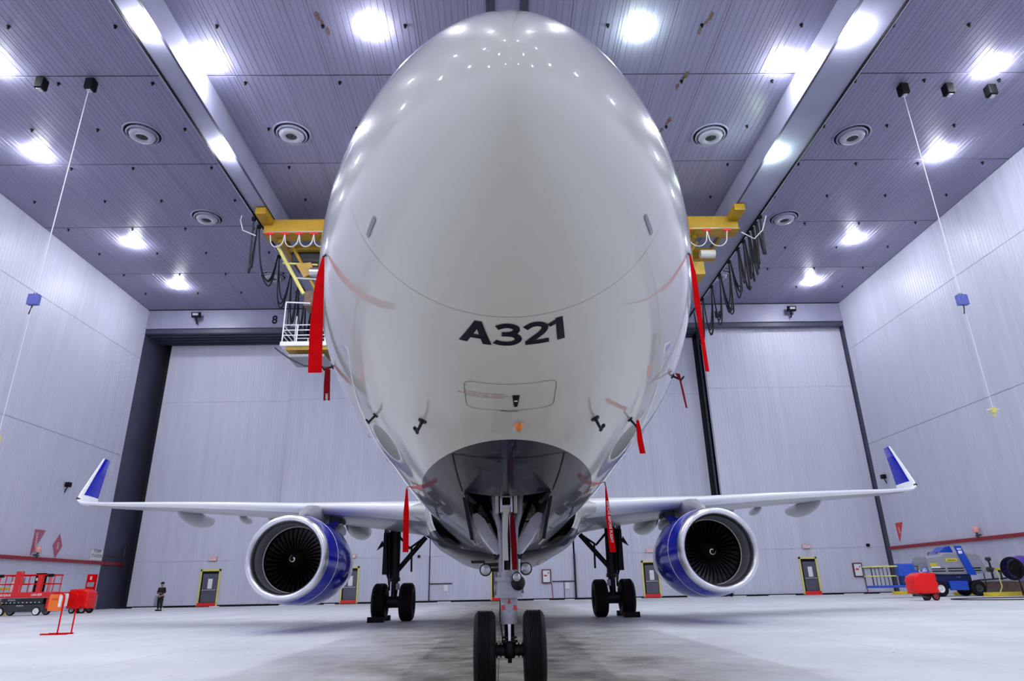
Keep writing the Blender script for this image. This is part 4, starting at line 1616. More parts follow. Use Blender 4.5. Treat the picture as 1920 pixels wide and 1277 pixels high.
# hoist bridge pieces seen to the right of the nose
hb = tag(empty('crane_hoist', (13.6, 33, 22.0)), 'yellow hoist box hanging under the right end of the crane', 'hoist')
for nm, mb_, m in (('hoist_box', MB().bbox((12.6, 32.6, 20.75), (14.1, 34.0, 21.75), .05), M_YEL),
                   ('hoist_arm', MB().tube([(12.6, 32.4, 21.7), (13.7, 32.4, 23.1)], .13, 6), M_YEL),
                   ('hoist_arm', MB().tube([(12.4, 32.3, 21.9), (13.2, 32.3, 23.2)], .06, 6), M_YELP),
                   ('hoist_drum', MB().cyl((13.9, 32.6, 22.3), (14.9, 32.6, 22.3), .3), M_CREAM),
                   ('hoist_column', MB().box((13.2, 31.6, 23.1), (13.5, 35.4, 23.36)).box((13.2, 33.0, 21.6), (13.5, 33.3, 23.3)), M_YEL)):
    o = mb_.build(nm, m)
    o.parent = hb
    o.matrix_parent_inverse = Matrix.Translation(-hb.location)


# festoon cables along the runway tracks
def bundle(x, y0_, y1_, dep, n_, label, zt=24.34):
    t = empty('cable_loop', (x, (y0_ + y1_) / 2, zt))
    tag(t, label, 'cable', 'cable loops on the crane runway')
    MB().bbox((x - .12, y0_, zt - .25), (x + .12, y0_ + .2, zt), .02).build('cable_trolley', M_BLACK, None).parent = t
    for o in [c for c in bpy.data.objects if c.parent == t]:
        o.matrix_parent_inverse = Matrix.Translation(-t.location)
    for k in range(n_):
        dd = dep * (1 - .07 * k + random.uniform(-.05, .05))
        ox = random.uniform(-.18, .18)
        pts = []
        for i in range(15):
            u = i / 14
            pts.append((x + ox * math.sin(PI * u), y0_ + .1 + (y1_ - y0_ - .3) * u, zt - .2 - dd * (1 - abs(2 * u - 1) ** 2.6)))
        o = MB().tube(pts, .05, 6).build('cable', M_CABLE)
        o.parent = t
        o.matrix_parent_inverse = Matrix.Translation(-t.location)


right_runs = [(30.9, 31.8, 2.6, 4), (31.7, 32.5, 3.0, 4), (32.4, 33.3, 3.3, 4), (33.2, 34.2, 3.6, 4), (34.2, 35.5, 3.7, 3), (35.4, 37.4, 3.4, 4), (37.4, 39.8, 4.0, 4), (39.7, 42.0, 3.8, 3), (41.9, 44.6, 3.8, 4), (44.5, 47.5, 3.6, 4)]
for i, (a, b, d, k) in enumerate(right_runs):
    bundle(17.75, a, b, d, k, 'black festoon cable loop on the right runway, %s' % ['nearest of the bunch', 'second of the bunch', 'third of the bunch', 'fourth of the bunch', 'last of the bunch', 'first of the open loops', 'second open loop behind the bunch', 'third open loop, over the far vent', 'fourth open loop near the header', 'last open loop above number 10'][i])
left_runs = [(30.6, 31.6, 3.6, 3), (31.6, 35.9, 3.2, 3), (35.9, 39.0, 3.4, 3), (39.0, 41.0, 4.0, 3), (41.0, 43.0, 4.2, 4), (43.0, 45.0, 4.0, 4), (45.0, 47.5, 3.6, 4)]
for i, (a, b, d, k) in enumerate(left_runs):
    bundle(-16.2, a, b, d, k, 'black festoon cable loop on the left runway, %s' % ['nearest, left of the crane end', 'wide one behind the crane end', 'third from the crane end', 'fourth from the crane end', 'fifth, beside the work cage', 'sixth, above the work cage rail', 'farthest, near number 8'][i])
mb = MB().tube([(-16.9, 30.4, 24.3), (-16.9, 30.3, 23.9), (-16.7, 30.4, 23.2), (-15.9, 30.6, 22.9)], .04, 6)
tag(mb.build('cable_end', M_CABLEW), 'pale power cable dropping to the left crane end', 'cable')
mb = MB().tube([(18.0, 30.6, 24.1), (17.6, 30.6, 23.0), (17.0, 30.7, 22.4), (16.2, 30.7, 22.9)], .04, 6)
tag(mb.build('cable_end', M_CABLEW), 'pale power cable dropping to the right crane end', 'cable')


# ------------------------------------------------------------------ hanging cords and hoists
def reel(x, y, label):
    t = tag(empty('ceiling_reel', (x, y, ZC)), label, 'reel')
    a = MB().bbox((-.22, -.22, -.75), (.22, .22, -.12), .05).cyl((0, 0, -.12), (0, 0, 0), .08).build('reel_case', M_BLACK, t)
    MB().bbox((-.12, -.12, -.82), (.12, .12, -.74), .02).build('cord_guide', M_STEEL, t)
    return t


reel(-20.95, 19.9, 'black ceiling reel on the left from which a long white cord hangs')
reel(-23.4, 19.8, 'black ceiling reel without a cord, at far left')
reel(21.85, 20.5, 'black ceiling reel on the right from which a long white cord hangs')
reel(24.3, 20.5, 'middle black ceiling reel of three on the right, without cord')
reel(26.7, 20.6, 'rightmost black ceiling reel, without cord')
for sg, x, y, zbox, zend in ((-1, -21.0, 19.9, 13.55, 7.1), (1, 21.8, 20.5, 13.3, 7.85)):
    side = 'left' if sg < 0 else 'right'
    tag(MB().cyl((x, y, 25.3), (x, y, zbox + .2), .022, n=6).build('hanging_cord', M_TXTW), 'long white cord hanging from the %s ceiling reel to the blue box' % side, 'cord')
    t = tag(empty('control_box', (x, y, zbox)), 'blue control box hanging on the %s white cord' % side, 'box')
    MB().bbox((-.24, -.12, -.26), (.24, .12, .26), .04).build('box_body', M_BOXBLUE, t)
    MB().tube([(-.15, 0, .26), (0, 0, .36), (.15, 0, .26)], .02, 6).build('box_handle', M_CHAR, t)
    MB().tube([(0, 0, -.26), (-.03, 0, -.5), (-.08, 0, -.7)], .03, 6).build('cord_stub', M_CHAR, t)
    tag(MB().cyl((x, y, zbox - .4), (x, y, zend + .1), .013, n=6).build('hanging_cord', M_TXTW), 'thin white line running from the %s blue box down to its hook' % side, 'cord')
    t = tag(empty('hook_block', (x, y, zend)), 'pale yellow hook block at the end of the %s hanging line' % side, 'hook')
    MB().bbox((-.10, -.08, -.02), (.10, .08, .24), .03).build('hook_body', M_YELP, t)
    if sg < 0:
        MB().tube([(0, 0, 0), (-.04, 0, -.25), (.0, 0, -.45), (-.08, 0, -.62), (-.14, 0, -.5)], .045, 8).build('hook_tail', M_YELP, t)
    else:
        MB().tube([(0, 0, 0), (.02, 0, -.12), (-.05, 0, -.2), (-.13, 0, -.12)], .03, 8).build('hook_tail', M_YELP, t)
        MB().tube([(-.3, 0, .12), (.0, 0, .18), (.3, 0, .14)], .02, 6).build('hook_bar', M_TXTW, t)


# ------------------------------------------------------------------ wall fittings
def floodlight(x, y, z, label, sg=1):
    t = tag(empty('floodlight', (x, y, z)), label, 'floodlight')
    M_ = RX(R(25)) @ RZ(R(8 * sg))
    MB().bbox((-.42, -.14, -.26), (.42, .14, .26), .05, M_).build('light_head', M_BLACK, t)
    MB().bbox((-.26, -.17, -.02), (.28, -.13, .18), .01, M_).build('light_lens', M_GLASS, t)
    MB().tube([(0, .12, -.2), (.05, .30, -.55), (.0, .5, -.7)], .05, 8).tube([(-.12, .12, -.2), (0, .30, -.8)], .035, 8).build('light_arm', M_BLACK, t)


floodlight(-28.2, 49.35, 25.35, 'black floodlight on the header beam at left', -1)
floodlight(27.75, 49.35, 25.3, 'black floodlight on the header beam at right', 1)

# red fire pipe on both side walls and in the recess
tag(MB().box((XL + .075, 5, 3.42), (XL + .27, 50.0, 3.66)).build('fire_pipe', M_PIPE), 'dark red pipe running along the left wall', 'pipe')
tag(MB().box((XL + .03, 50.3, 3.42), (XL + .20, 53.15, 3.66)).build('fire_pipe', M_PIPE), 'short dark red pipe continuing in the dark recess at left', 'pipe')
tag(MB().box((XR - .27, 5, 3.42), (XR - .075, 49.9, 3.66)).build('fire_pipe', M_PIPE), 'dark red pipe running along the right wall', 'pipe')
for x, y, s_, lb in ((XL + .35, 41.5, 1, 'pink alarm beacon on the red pipe of the left wall'), (XR - .35, 38.7, -1, 'pink alarm beacon on the red pipe of the right wall')):
    t = tag(empty('alarm_beacon', (x, y, 3.6)), lb, 'beacon')
    MB().cyl((0, 0, 0), (0, 0, .38), .07).cyl((0, 0, .1), (0, 0, .18), .13).cyl((-.3 * s_, 0, .2), (0, 0, .2), .04).build('beacon_post', M_CHAR, t)
    MB().lathe([(.16, .38), (.21, .48), (.20, .64), (.10, .76), (0, .78)], 20, None).cyl((0, 0, .36), (0, 0, .42), .19).build('beacon_lens', M_PINKL, t)


def wall_sign(name, M_, poly, m, label, text=None, cat='sign', ts=.3, tm=None, tM=None):
    o = MB().prism(poly, .0, .03, M_).build(name, m)
    tag(o, label, cat)
    if text:
        text_obj('sign_text', text, tm or M_TXTW, M_ @ T(0, 0, .036) @ (tM or Matrix.Identity(4)), o, size=ts, extrude=.002)
    return o


wall_sign('pennant_sign', face_px(XL + .07, 41.6, 4.56), [(-.50, .95), (.62, .95), (-.45, -.85)], M_PINK, 'faded red pointed pennant sign on the left wall above the pipe', 'DANGER', tM=T(-.15, .15, 0) @ RZ(R(-80)))
wall_sign('diamond_sign', face_px(XL + .07, 43.9, 4.55), [(0, .85), (.55, 0), (0, -.85), (-.55, 0)], M_PINK, 'faded red diamond sign on the left wall', 'FIRE', ts=.26, tM=RZ(R(-80)))
wall_sign('foam_sign', face_px(XL + .07, 49.1, 4.10), [(-.8, -.38), (.8, -.38), (.8, .38), (-.8, .38)], M_PAPER, 'white sign with black letters FOAM STATION at the left wall end', 'FOAM\nSTATION', ts=.36, tm=M_TXTK, tM=T(0, .14, 0))
wall_sign('paper_sheet', face_px(XL + .07, 49.2, 1.95), [(-.35, -.22), (.35, -.22), (.35, .22), (-.35, .22)], M_PAPER, 'small white paper sheet on the left wall end beside the red cabinet', cat='paper')
wall_sign('pennant_sign', face_nx(XR - .07, 48.0, 4.75), [(-.50, .70), (.50, .70), (-.40, -.78)], M_RED, 'bright red pointed pennant sign on the right wall above the pipe', 'FIRE', ts=.28, tM=T(-.12, .1, 0) @ RZ(R(-82)))
t = tag(empty('fire_cabinet', (XR - .18, 44.2, 0)), 'tall red cabinet panel with a white mark on the right wall', 'cabinet')
MB().bbox((-.1, -.45, 1.0), (.1, .45, 2.9), .03).build('cabinet_body', M_RED, t)
MB().box((-.12, -.06, 1.6), (-.10, .04, 2.6)).build('white_mark', M_TXTW, t)
t = tag(empty('fire_cabinet', (-28.8, 42.0, 0)), 'tall red extinguisher post with white panel, behind the covered cart at left', 'cabinet')
MB().bbox((-.30, -.12, 0.0), (.30, .12, 2.45), .03).build('cabinet_body', M_REDF, t)
MB().bbox((-.20, -.14, 1.62), (.27, -.10, 1.92), .02).build('cabinet_window', M_HOOD, t)
text_obj('cabinet_symbol', '8', M_TXTW, face_front(0, -.13, 2.18), t, size=.34, extrude=.003)
# small floodlights on walls
for x, y, z, s_, lb in ((XL + .3, 43.3, 8.85, 1, 'tiny dark camera fitting low on the left wall'), (XR - .3, 48.4, 9.2, -1, 'small black lamp fitting on the right wall beside the wingtip')):
    t = tag(empty('wall_lamp', (x, y, z)), lb, 'lamp')
    MB().bbox((-.16, -.2, -.1), (.16, .2, .25), .04).build('lamp_head', M_BLACK, t)
    MB().tube([(0, 0, 0), (-.2 * s_, .1, -.35), (-.25 * s_, .1, -.5)], .04, 6).build('lamp_arm', M_BLACK, t)


# personnel doors in the leaves
def pdoor(x, y, wd, h, label, idx, handed=1):
    t = struct(empty('door_%d' % idx, (x, y, 0)))
    t['label'] = label
    hw = wd / 2
    MB().box((-hw - .14, -.08, 0), (-hw, .04, h + .16)).box((hw, -.08, 0), (hw + .14, .04, h + .16)).box((-hw - .14, -.08, h), (hw + .14, .04, h + .16)).build('door_frame', M_YELP, t)
    MB().box((-hw, -.015, 0.3), (hw, .03, h)).build('door_recess', M_BLACK, t)
    MB().bbox((-hw + .12, -.05, .32), (hw - .04, -.01, h - .22), .01).build('door_leaf', M_DOOR, t)
    MB().box((-.12, -.07, h * .50), (.25, -.05, h * .78)).build('door_notice', M_PAPER, t)
    MB().tube([(-hw + .15, -.12, h * .46), (hw - .08, -.12, h * .46)], .035, 8).build('push_bar', M_STEEL, t)
    MB().bbox((-hw - .02, -.30, 0.0), (hw + .02, 0, .30), .02).build('red_step', M_RED, t)
    e = tag(empty('exit_sign', (x + .05, y - .12, 3.85)), 'lit exit sign above the personnel door %s' % label.split('door ')[1], 'sign')
    MB().bbox((-.34, -.06, -.17), (.34, .06, .17), .02).build('sign_box', M_PINKL, e)
    MB().box((-.28, -.075, -.12), (.28, -.055, .12)).build('sign_face', M_PAPER, e)
    text_obj('sign_text', 'EXIT', M_RED, face_front(0, -.08, 0), e, size=.24, extrude=.002)


pdoor(-25.2, 53.2, 1.45, 2.85, 'yellow framed personnel door at far left, right of the standing man', 6)
pdoor(-13.05, 52.6, 1.25, 2.85, 'yellow framed personnel door just right of the left engine', 7)
pdoor(-0.25, 52.6, 1.25, 2.85, 'yellow framed personnel door hidden behind the nose gear', 8)
pdoor(12.85, 52.6, 1.25, 2.85, 'yellow framed personnel door just left of the right engine', 9)
pdoor(25.85, 50.75, 1.25, 2.85, 'yellow framed personnel door right of the right engine', 10)


def panel_board(x, y, label):
    t = tag(empty('notice_board', (x, y, 1.9)), label, 'board')
    MB().bbox((-.40, -.10, -.58), (.40, 0, .55), .02).build('board_frame', mat('board_brown', (.10, .02, .025), .5), t)
    MB().box((-.30, -.12, -.48), (.30, -.10, .46)).build('board_face', M_PAPER, t)
    MB().box((-.22, -.13, -.02), (.05, -.12, .10)).build('red_note', M_RED, t)
    MB().box((.12, -.13, .20), (.22, -.12, .30)).build('dark_note', M_CHAR, t)
    MB().tube([(.42, -.03, -.55), (.46, -.03, -.9), (.50, -.03, -1.85)], .03, 6).build('red_conduit', M_PIPE, t)


panel_board(3.8, 52.5, 'framed notice board right of the nose gear leg')
panel_board(29.95, 50.7, 'framed notice board on the right leaf, left of the blue lift')
panel_board(-16.9, 52.5, 'framed notice board behind the left engine')

# pipes that feed from the right board to the lift, drum etc
tag(MB().tube([(30.35, 50.62, 2.05), (32.0, 50.62, 2.05)], .05, 8).build('conduit', M_GEARD), 'dark horizontal conduit right of the right notice board', 'pipe')


tag(MB().bbox((-7.3, 52.42, 3.6), (-7.1, 52.56, 3.82), .02).build('junction_box', M_BLACK), 'tiny black box on the leaf above the left main gear brace', 'box')
tag(MB().bbox((31.1, 50.56, 3.75), (31.35, 50.72, 3.98), .02).build('junction_box', M_BLACK), 'tiny black box near the right edge of the right leaf', 'box')


# ------------------------------------------------------------------ wheel helper for ground equipment
def wheel(parent, x, y, z, r_, wd, hubm=M_TXTW, axis='Y', tm=M_RUBBER, hubr=.6):
    mb_ = MB()
    rot = RX(R(90)) if axis == 'Y' else RY(R(90))
    mb_.lathe([(r_ * hubr, -wd / 2 * .8), (r_ * .85, -wd / 2), (r_, -wd / 2 * .7), (r_, wd / 2 * .7), (r_ * .85, wd / 2), (r_ * hubr, wd / 2 * .8)], 24, T(x, y, z) @ rot)
    o = mb_.build('tyre', tm, parent)
    mb_ = MB()
    mb_.lathe([(r_ * hubr * 1.01, wd / 2 * .8), (r_ * hubr * .9, wd / 2 * .5), (r_ * hubr * .3, wd / 2 * .45), (r_ * hubr * .25, wd / 2 * .7), (0, wd / 2 * .7)], 20, T(x, y, z) @ rot)
    mb_.lathe([(r_ * hubr * 1.01, -wd / 2 * .8), (r_ * hubr * .9, -wd / 2 * .5), (r_ * hubr * .3, -wd / 2 * .45), (r_ * hubr * .25, -wd / 2 * .7), (0, -wd / 2 * .7)], 20, T(x, y, z) @ rot)
    mb_.build('wheel_hub', hubm, parent)


# ---- scissor lift, left
sl = tag(empty('scissor_lift', (-28.5, 35.2, 0)), 'red scissor lift with folded dark stack and white wheels, by the left wall', 'lift')
MB().bbox((-1.35, -.45, .20), (1.35, .55, .62), .05).build('chassis', M_CHAR, sl)
for k in range(3):
    z0 = .66 + k * .10
    MB().bbox((-1.25, -.42, z0), (1.25, -.34, z0 + .08), .01).build('scissor_arm', M_CHAR, sl)
    MB().bbox((-1.25, .40, z0), (1.25, .48, z0 + .08), .01).build('scissor_arm', M_CHAR, sl)
MB().box((-1.2, -.34, .62), (1.2, .40, .96)).build('scissor_core', M_BLACK, sl)
for k in range(10):
    MB().cyl((-1.1 + k * .24, -.44, .72), (-1.1 + k * .24, -.41, .72), .03, n=8).build('pivot_pin', M_TXTW, sl)
MB().bbox((-1.55, -.5, .98), (1.55, .6, 1.30), .02).build('platform_tray', M_RED, sl)
text_obj('white_logo', 'SKYJACK', M_TXTW, face_front(-.95, -.51, 1.14), sl, size=.16, bold=.004, extrude=.002)
text_obj('white_logo', 'LAH 859', M_TXTW, face_front(.85, -.51, 1.14), sl, size=.17, bold=.004, extrude=.002)
text_obj('white_logo', 'SKYJACK', M_TXTW, face_front(-.55, -.47, .86), sl, size=.11, extrude=.002)
text_obj('white_logo', 'SKYJACK', M_TXTW, face_front(.0, -.47, .55), sl, size=.10, extrude=.002)
for x in (-1.5, -1.15, -.45, .75, 1.05, 1.5):
    for y in (-.46, .55):
        MB().cyl((x, y, 1.28), (x, y, 2.25), .028, n=8).build('railing_post', M_RED, sl)
for z in (1.75, 2.25):
    for y in (-.46, .55):
        MB().tube([(-1.55, y, z), (1.55, y, z)], .03 if z < 2 else .04, 8).build('railing_bar', M_REDF, sl)
    for x in (-1.52, 1.52):
        MB().tube([(x, -.46, z), (x, .55, z)], .03, 8).build('railing_bar', M_REDF, sl)
for x in (-1.52, 1.42):
    MB().cyl((x - .12, -.50, 2.22), (x + .2, -.50, 2.22), .09, n=10).build('foam_grip', M_BLACK, sl)
MB().bbox((-.62, -.5, 1.28), (-.30, -.46, 2.48), .01).build('gate_panel', M_RED, sl)
MB().bbox((-.26, -.5, 1.28), (-.14, -.46, 2.48), .01).build('gate_panel', M_RED, sl)
MB().bbox((.72, -.5, 1.28), (1.0, -.46, 2.25), .01).build('gate_panel', M_RED, sl)
MB().bbox((.1, .2, 1.3), (.62, .5, 2.38), .03).build('control_cabinet', M_BLACK, sl)
MB().box((.18, .17, 1.95), (.5, .21, 2.1)).build('cabinet_label', M_TXTW, sl)
MB().bbox((-1.1, .2, 1.75), (-.65, .5, 2.15), .03).build('tool_box', M_HOOD, sl)
MB().bbox((-.02, .1, 1.3), (.10, .3, 1.75), .02).build('white_canister', M_TXTW, sl)
MB().bbox((-1.2, .1, 1.3), (-1.05, .3, 1.9), .02).build('white_canister', M_TXTW, sl)
for x in (-1.12, 1.0):
    wheel(sl, x, -.42, .235, .235, .16, M_TXTW, hubr=.78)
    wheel(sl, x, .50, .235, .235, .16, M_TXTW, hubr=.78)
MB().bbox((1.35, -.3, .35), (1.7, .4, .95), .05).build('ladder_end', M_RED, sl)
# yellow crate behind lift at the picture edge
tag(MB().bbox((-31.6, 36.0, 0), (-30.9, 37.2, .8), .03).bbox((-31.5, 36.1, 1.45), (-30.95, 37.1, 1.6), .03).cyl((-31.2, 36.5, .8), (-31.2, 36.5, 1.5), .05).build('work_bench', M_YELC), 'small yellowish work bench at the left picture edge behind the lift', 'bench')


# ---- covered carts
def cart(x, y, wx, wy, h, label, mirror=1, z0=.28):
    t = tag(empty('covered_cart', (x, y, 0)), label, 'cart')
    bm_ = bmesh.new()
    bmesh.ops.create_cube(bm_, size=2)
    bmesh.ops.subdivide_edges(bm_, edges=bm_.edges[:], cuts=9, use_grid_fill=True)
    for v in bm_.verts:
        p = v.co.copy()
        # rounded block with a sloping shoulder and a creased skirt
        k = max(abs(p.x), abs(p.y), abs(p.z))
        q__ = p.normalized() * 1.28
        p = p.lerp(q__, .16)
        top = (p.z + 1) / 2
        sx_ = 1 - .10 * top
        xx = p.x * sx_
        if mirror * xx < 0:
            top2 = top - .22 * max(0, -mirror * xx - .35) * 1.2 * top
        else:
            top2 = top
        fold = (.035 * math.sin(p.x * 9 + p.z * 7 + math.sin(p.z * 5)) + .03 * math.sin(p.y * 9 - p.z * 9 + p.x * 3)) * (1.1 - .5 * top)
        hem = .03 * math.sin(p.x * 9 + p.y * 6) * (1 - top)
        v.co = Vector((xx * wx / 2 * (1 + fold), p.y * wy / 2 * (1 + fold), z0 + hem + (h - z0) * top2 / 1.03))
    me_ = bpy.data.meshes.new('cover')
    bm_.to_mesh(me_)
    bm_.free()
    for p_ in me_.polygons:
        p_.use_smooth = True
    me_.materials.append(M_REDC)
    link('vinyl_cover', me_, t)
    MB().bbox((-wx * .36, -wy * .3, .2), (wx * .36, wy * .3, .34), .02).build('cart_frame', M_GEARD, t)
    return t


cl = cart(-26.9, 38.1, 1.35, 1.0, 1.48, 'red vinyl covered cart by the left wall, in front of the red post', -1)
wheel(cl, .35, -.42, .22, .22, .14, M_HOOD)
wheel(cl, -.30, -.38, .20, .20, .14, M_HOOD)
wheel(cl, .35, .42, .22, .22, .14, M_HOOD)
wheel(cl, -.35, .42, .20, .20, .14, M_HOOD)
c2 = cart(21.62, 28.4, 1.25, .85, 1.36, 'red vinyl covered cart standing alone in front of the blue lift', 1, .34)
wheel(c2, .38, -.36, .19, .19, .12, M_PIPE, hubr=.7)
wheel(c2, .38, .36, .19, .19, .12, M_PIPE, hubr=.7)
wheel(c2, -.12, -.30, .13, .13, .10, M_GEARD)
MB().tube([(-.2, -.55, .16), (-.95, -.62, .38)], .02, 6).tube([(-.05, -.62, .08), (-.85, -.72, .30)], .02, 6).build('tow_bar', M_CHAR, c2)

# ---- red two post stand with orange board
st_ = tag(empty('pipe_stand', (-12.5, 12.85, 0)), 'thin red pipe stand with orange plastic board, alone on the left floor', 'stand')
MB().bbox((-.42, -.18, .0), (.32, -.13, .04), .008).bbox((-.38, .13, .0), (.30, .18, .04), .008).bbox((.02, -.18, 0), (.08, .18, .035), .008).box((-.40, -.15, .005), (.1, .15, .025)).build('toe_plate', M_REDF, st_)
for x, y in ((.02, -.12), (.26, .12)):
    MB().tube([(x, y, .02), (x, y, .95), (x - .03, y, 1.04), (x - .10, y, 1.09), (x - .30, y, 1.10)], .020, 10).build('upright_pipe', M_REDF, st_)
MB().tube([(-.28, -.12, 1.10), (-.04, .12, 1.10)], .016, 8).build('cross_bar', M_REDF, st_)
MB().bbox((-.42, -.10, .62), (-.02, -.05, 1.06), .04).build('orange_board', M_ORANGE, st_)
text_obj('board_mark', 'STOP', M_PIPE, face_front(-.25, -.105, .92), st_, size=.07, extrude=.001)
MB().bbox((-.13, -.12, .72), (-.04, -.09, 1.04), .015).build('white_strip', M_PAPER, st_)
MB().bbox((-.02, -.03, .74), (.06, .0, 1.06), .015).build('white_strip', M_PAPER, st_)

# ---- boom lift, right
bl = tag(empty('boom_lift', (28.25, 36.3, 0)), 'blue boom lift with grey hoods and stubby tyres by the right wall', 'lift')
# engine hood, rounded
rg = []
for x, zt, zb in ((-2.0, 2.05, 1.45), (-1.94, 2.36, 1.36), (-1.3, 2.44, 1.30), (-.9, 2.46, 1.30), (-.75, 2.60, 1.28), (.9, 2.58, 1.28), (1.6, 2.54, 1.30), (1.82, 2.40, 1.30), (1.98, 1.75, 1.36)):
    rg.append([Vector((x * .9, y, z)) for y, z in ((-.95, zb), (-1.0, zb + .1), (-1.0, zt - .12), (-.92, zt - .02), (.45, zt - .02), (.55, zt - .12), (.55, zb + .1), (.5, zb))])
MB().loft(rg, smooth=False).build('engine_hood', M_HOOD, bl)
for x0, x1 in ((-1.6, -.75), (-.6, .4), (.95, 1.5)):
    for z in (1.45, 1.60):
        MB().box((x0, -1.02, z), (x1, -.99, z + .06)).build('hood_slot', M_BLACK, bl)
MB().box((-1.65, -1.02, 1.78), (-1.2, -.99, 1.95)).build('yellow_label', M_YELC, bl)
MB().box((-1.6, -1.025, 1.66), (-1.05, -.99, 1.76)).build('white_label', M_TXTW, bl)
MB().box((-.6, -1.02, 2.02), (.12, -.99, 2.22)).build('yellow_label', M_YELC, bl)
MB().box((-.5, -1.03, 2.09), (.02, -1.0, 2.13)).build('dark_label', M_CHAR, bl)
MB().prism([(.08, 2.95), (.48, 2.95), (1.05, 1.22), (.60, 1.22)], 1.02, 1.14, Matrix(((1, 0, 0, 0), (0, 0, -1, 0), (0, 1, 0, 0), (0, 0, 0, 1)))).build('riser_arm', M_LIFTBLUE, bl)
MB().prism([(-.75, 2.52), (-.2, 2.92), (.12, 2.98), (.3, 2.5)], -.3, .6, Matrix(((1, 0, 0, 0), (0, 0, -1, 0), (0, 1, 0, 0), (0, 0, 0, 1)))).build('boom_knuckle', M_LIFTBLUE, bl)
MB().box((.18, -1.16, 2.72), (.44, -1.14, 2.80)).bbox((.22, -1.16, 2.48), (.46, -1.14, 2.66), .01).build('white_label', M_TXTW, bl)
MB().tube([(-2.0, -.8, 1.35), (-2.7, -1.0, 1.45), (-3.6, -1.0, .95)], .16, 8).build('boom', M_LIFTBLUE, bl)
text_obj('boom_number', 'S-40', M_TXTW, face_front(-2.3, -1.19, 1.5) @ RZ(R(18)), bl, size=.30, bold=.005, extrude=.002)
MB().prism([(-2.7, 1.35), (-2.0, 1.75), (-1.9, 1.35)], 1.0, 1.15, Matrix(((1, 0, 0, 0), (0, 0, -1, 0), (0, 1, 0, 0), (0, 0, 0, 1)))).build('boom_side', M_LIFTBLUE, bl)
MB().bbox((-1.2, -.65, .45), (1.0, .5, 1.28), .06).build('chassis', M_LIFTDB, bl)
MB().bbox((-.6, -.9, .35), (.55, -.72, .9), .05).build('axle_box', M_LIFTBLUE, bl)
text_obj('chassis_mark', 'S-40', M_HOOD, face_front(.1, -.78, 1.12), bl, size=.14, extrude=.002)
for x in (-1.27, 1.10):
    for y in (-.85, .45):
        wheel(bl, x, y, .46, .46, .36, M_TXTW if x < 0 else M_CHAR, hubr=.5)
MB().tube([(-1.2, -.3, 2.45), (-1.2, -.35, 2.6), (-1.05, -.35, 2.62)], .03, 6).build('mirror_bracket', M_CHAR, bl)
for x in (-.65, 1.0):
    MB().cyl((x, -.4, 2.5), (x, -.4, 2.62), .08, n=12).build('warning_lamp', M_PIPE, bl)
# basket
MB().bbox((-5.9, -1.9, .58), (-2.9, -.9, .72), .02).build('basket_floor', M_LIFTBLUE, bl)
for x in (-5.85, -5.4, -5.15, -4.4, -4.1, -3.0):
    for y in (-1.85, -.95):
        MB().cyl((x, y, .7), (x, y, 1.78), .025, n=8).build('railing_post', M_CHAR, bl)
for y in (-1.85, -.95):
    MB().tube([(-5.9, y, 1.80), (-4.0, y, 1.80)], .045, 8).build('railing_bar', M_YELP, bl)
    MB().tube([(-4.0, y, 1.78), (-2.95, y, 1.78)], .03, 8).build('railing_bar', M_CHAR, bl)
    MB().tube([(-5.9, y, 1.25), (-4.4, y, 1.25)], .035, 8).build('railing_bar', M_YELP, bl)
MB().bbox((-4.25, -1.95, 1.2), (-3.2, -1.5, 1.95), .12).build('control_console', M_LIFTBLUE, bl)
MB().bbox((-4.15, -1.9, .72), (-3.25, -1.5, 1.2), .08).build('console_stand', M_LIFTDB, bl)
MB().bbox((-3.1, -1.9, .9), (-2.6, -1.5, 1.25), .04).build('swivel_joint', M_ORANGE, bl)

# yellow kerbs
for x0, x1, y0_, y1_, lb in ((29.4, 31.0, 44.8, 45.2, 'yellow kerb block by the right wall, seen left of the red cart'), (29.7, 30.9, 38.2, 38.5, 'yellow kerb block between the wheels of the blue lift'), (28.9, 32.3, 34.15, 34.45, 'long yellow kerb right of the blue lift, by the fan')):
    tag(MB().bbox((x0, y0_, 0), (x1, y1_, .22), .03).build('kerb', M_YELC), lb, 'kerb')
# drum fan, right edge
fn = tag(empty('drum_fan', (30.25, 33.0, 0)), 'purple drum fan with black grille at the right picture edge', 'fan')
MM = T(0, 0, 1.52) @ RZ(R(-68)) @ RX(R(90))
MB().lathe([(.70, -.65), (.74, -.6), (.60, .4), (.56, .45), (.52, .4), (.66, -.6)], 36, MM).build('fan_drum', M_PURP, fn)
for k in range(13):
    rr_ = .06 + k * .04
    MB().lathe([(rr_, .47), (rr_ + .016, .48), (rr_, .49)], 32, MM).build('grille_ring', M_BLACK, fn)
for k in range(12):
    a = k * PI / 6
    MB().tube([MM @ Vector((0.05 * math.cos(a), .05 * math.sin(a), .48)), MM @ Vector((.55 * math.cos(a), .55 * math.sin(a), .46))], .010, 6).build('grille_spoke', M_BLACK, fn)
MB().lathe([(.64, .30), (.66, .40), (.63, .47), (.54, .47), (.54, .40)], 36, MM).build('mouth_ring', M_BLACK, fn)
MB().cyl(MM @ Vector((0, 0, .2)), MM @ Vector((0, 0, .45)), .12).cyl(MM @ Vector((0, 0, -.2)), MM @ Vector((0, 0, -.1)), .50).build('fan_motor', M_CHAR, fn)
MB().tube([(-.3, -.5, .03), (-.35, -.35, 1.2), (-.4, -.2, 1.6)], .03, 8).tube([(.35, .5, .03), (.3, .4, 1.5)], .03, 8).tube([(-.3, -.5, .03), (.35, .5, .03)], .03, 8).tube([(.2, -.7, .03), (-.3, -.5, .03)], .03, 8).build('fan_stand', M_BLACK, fn)

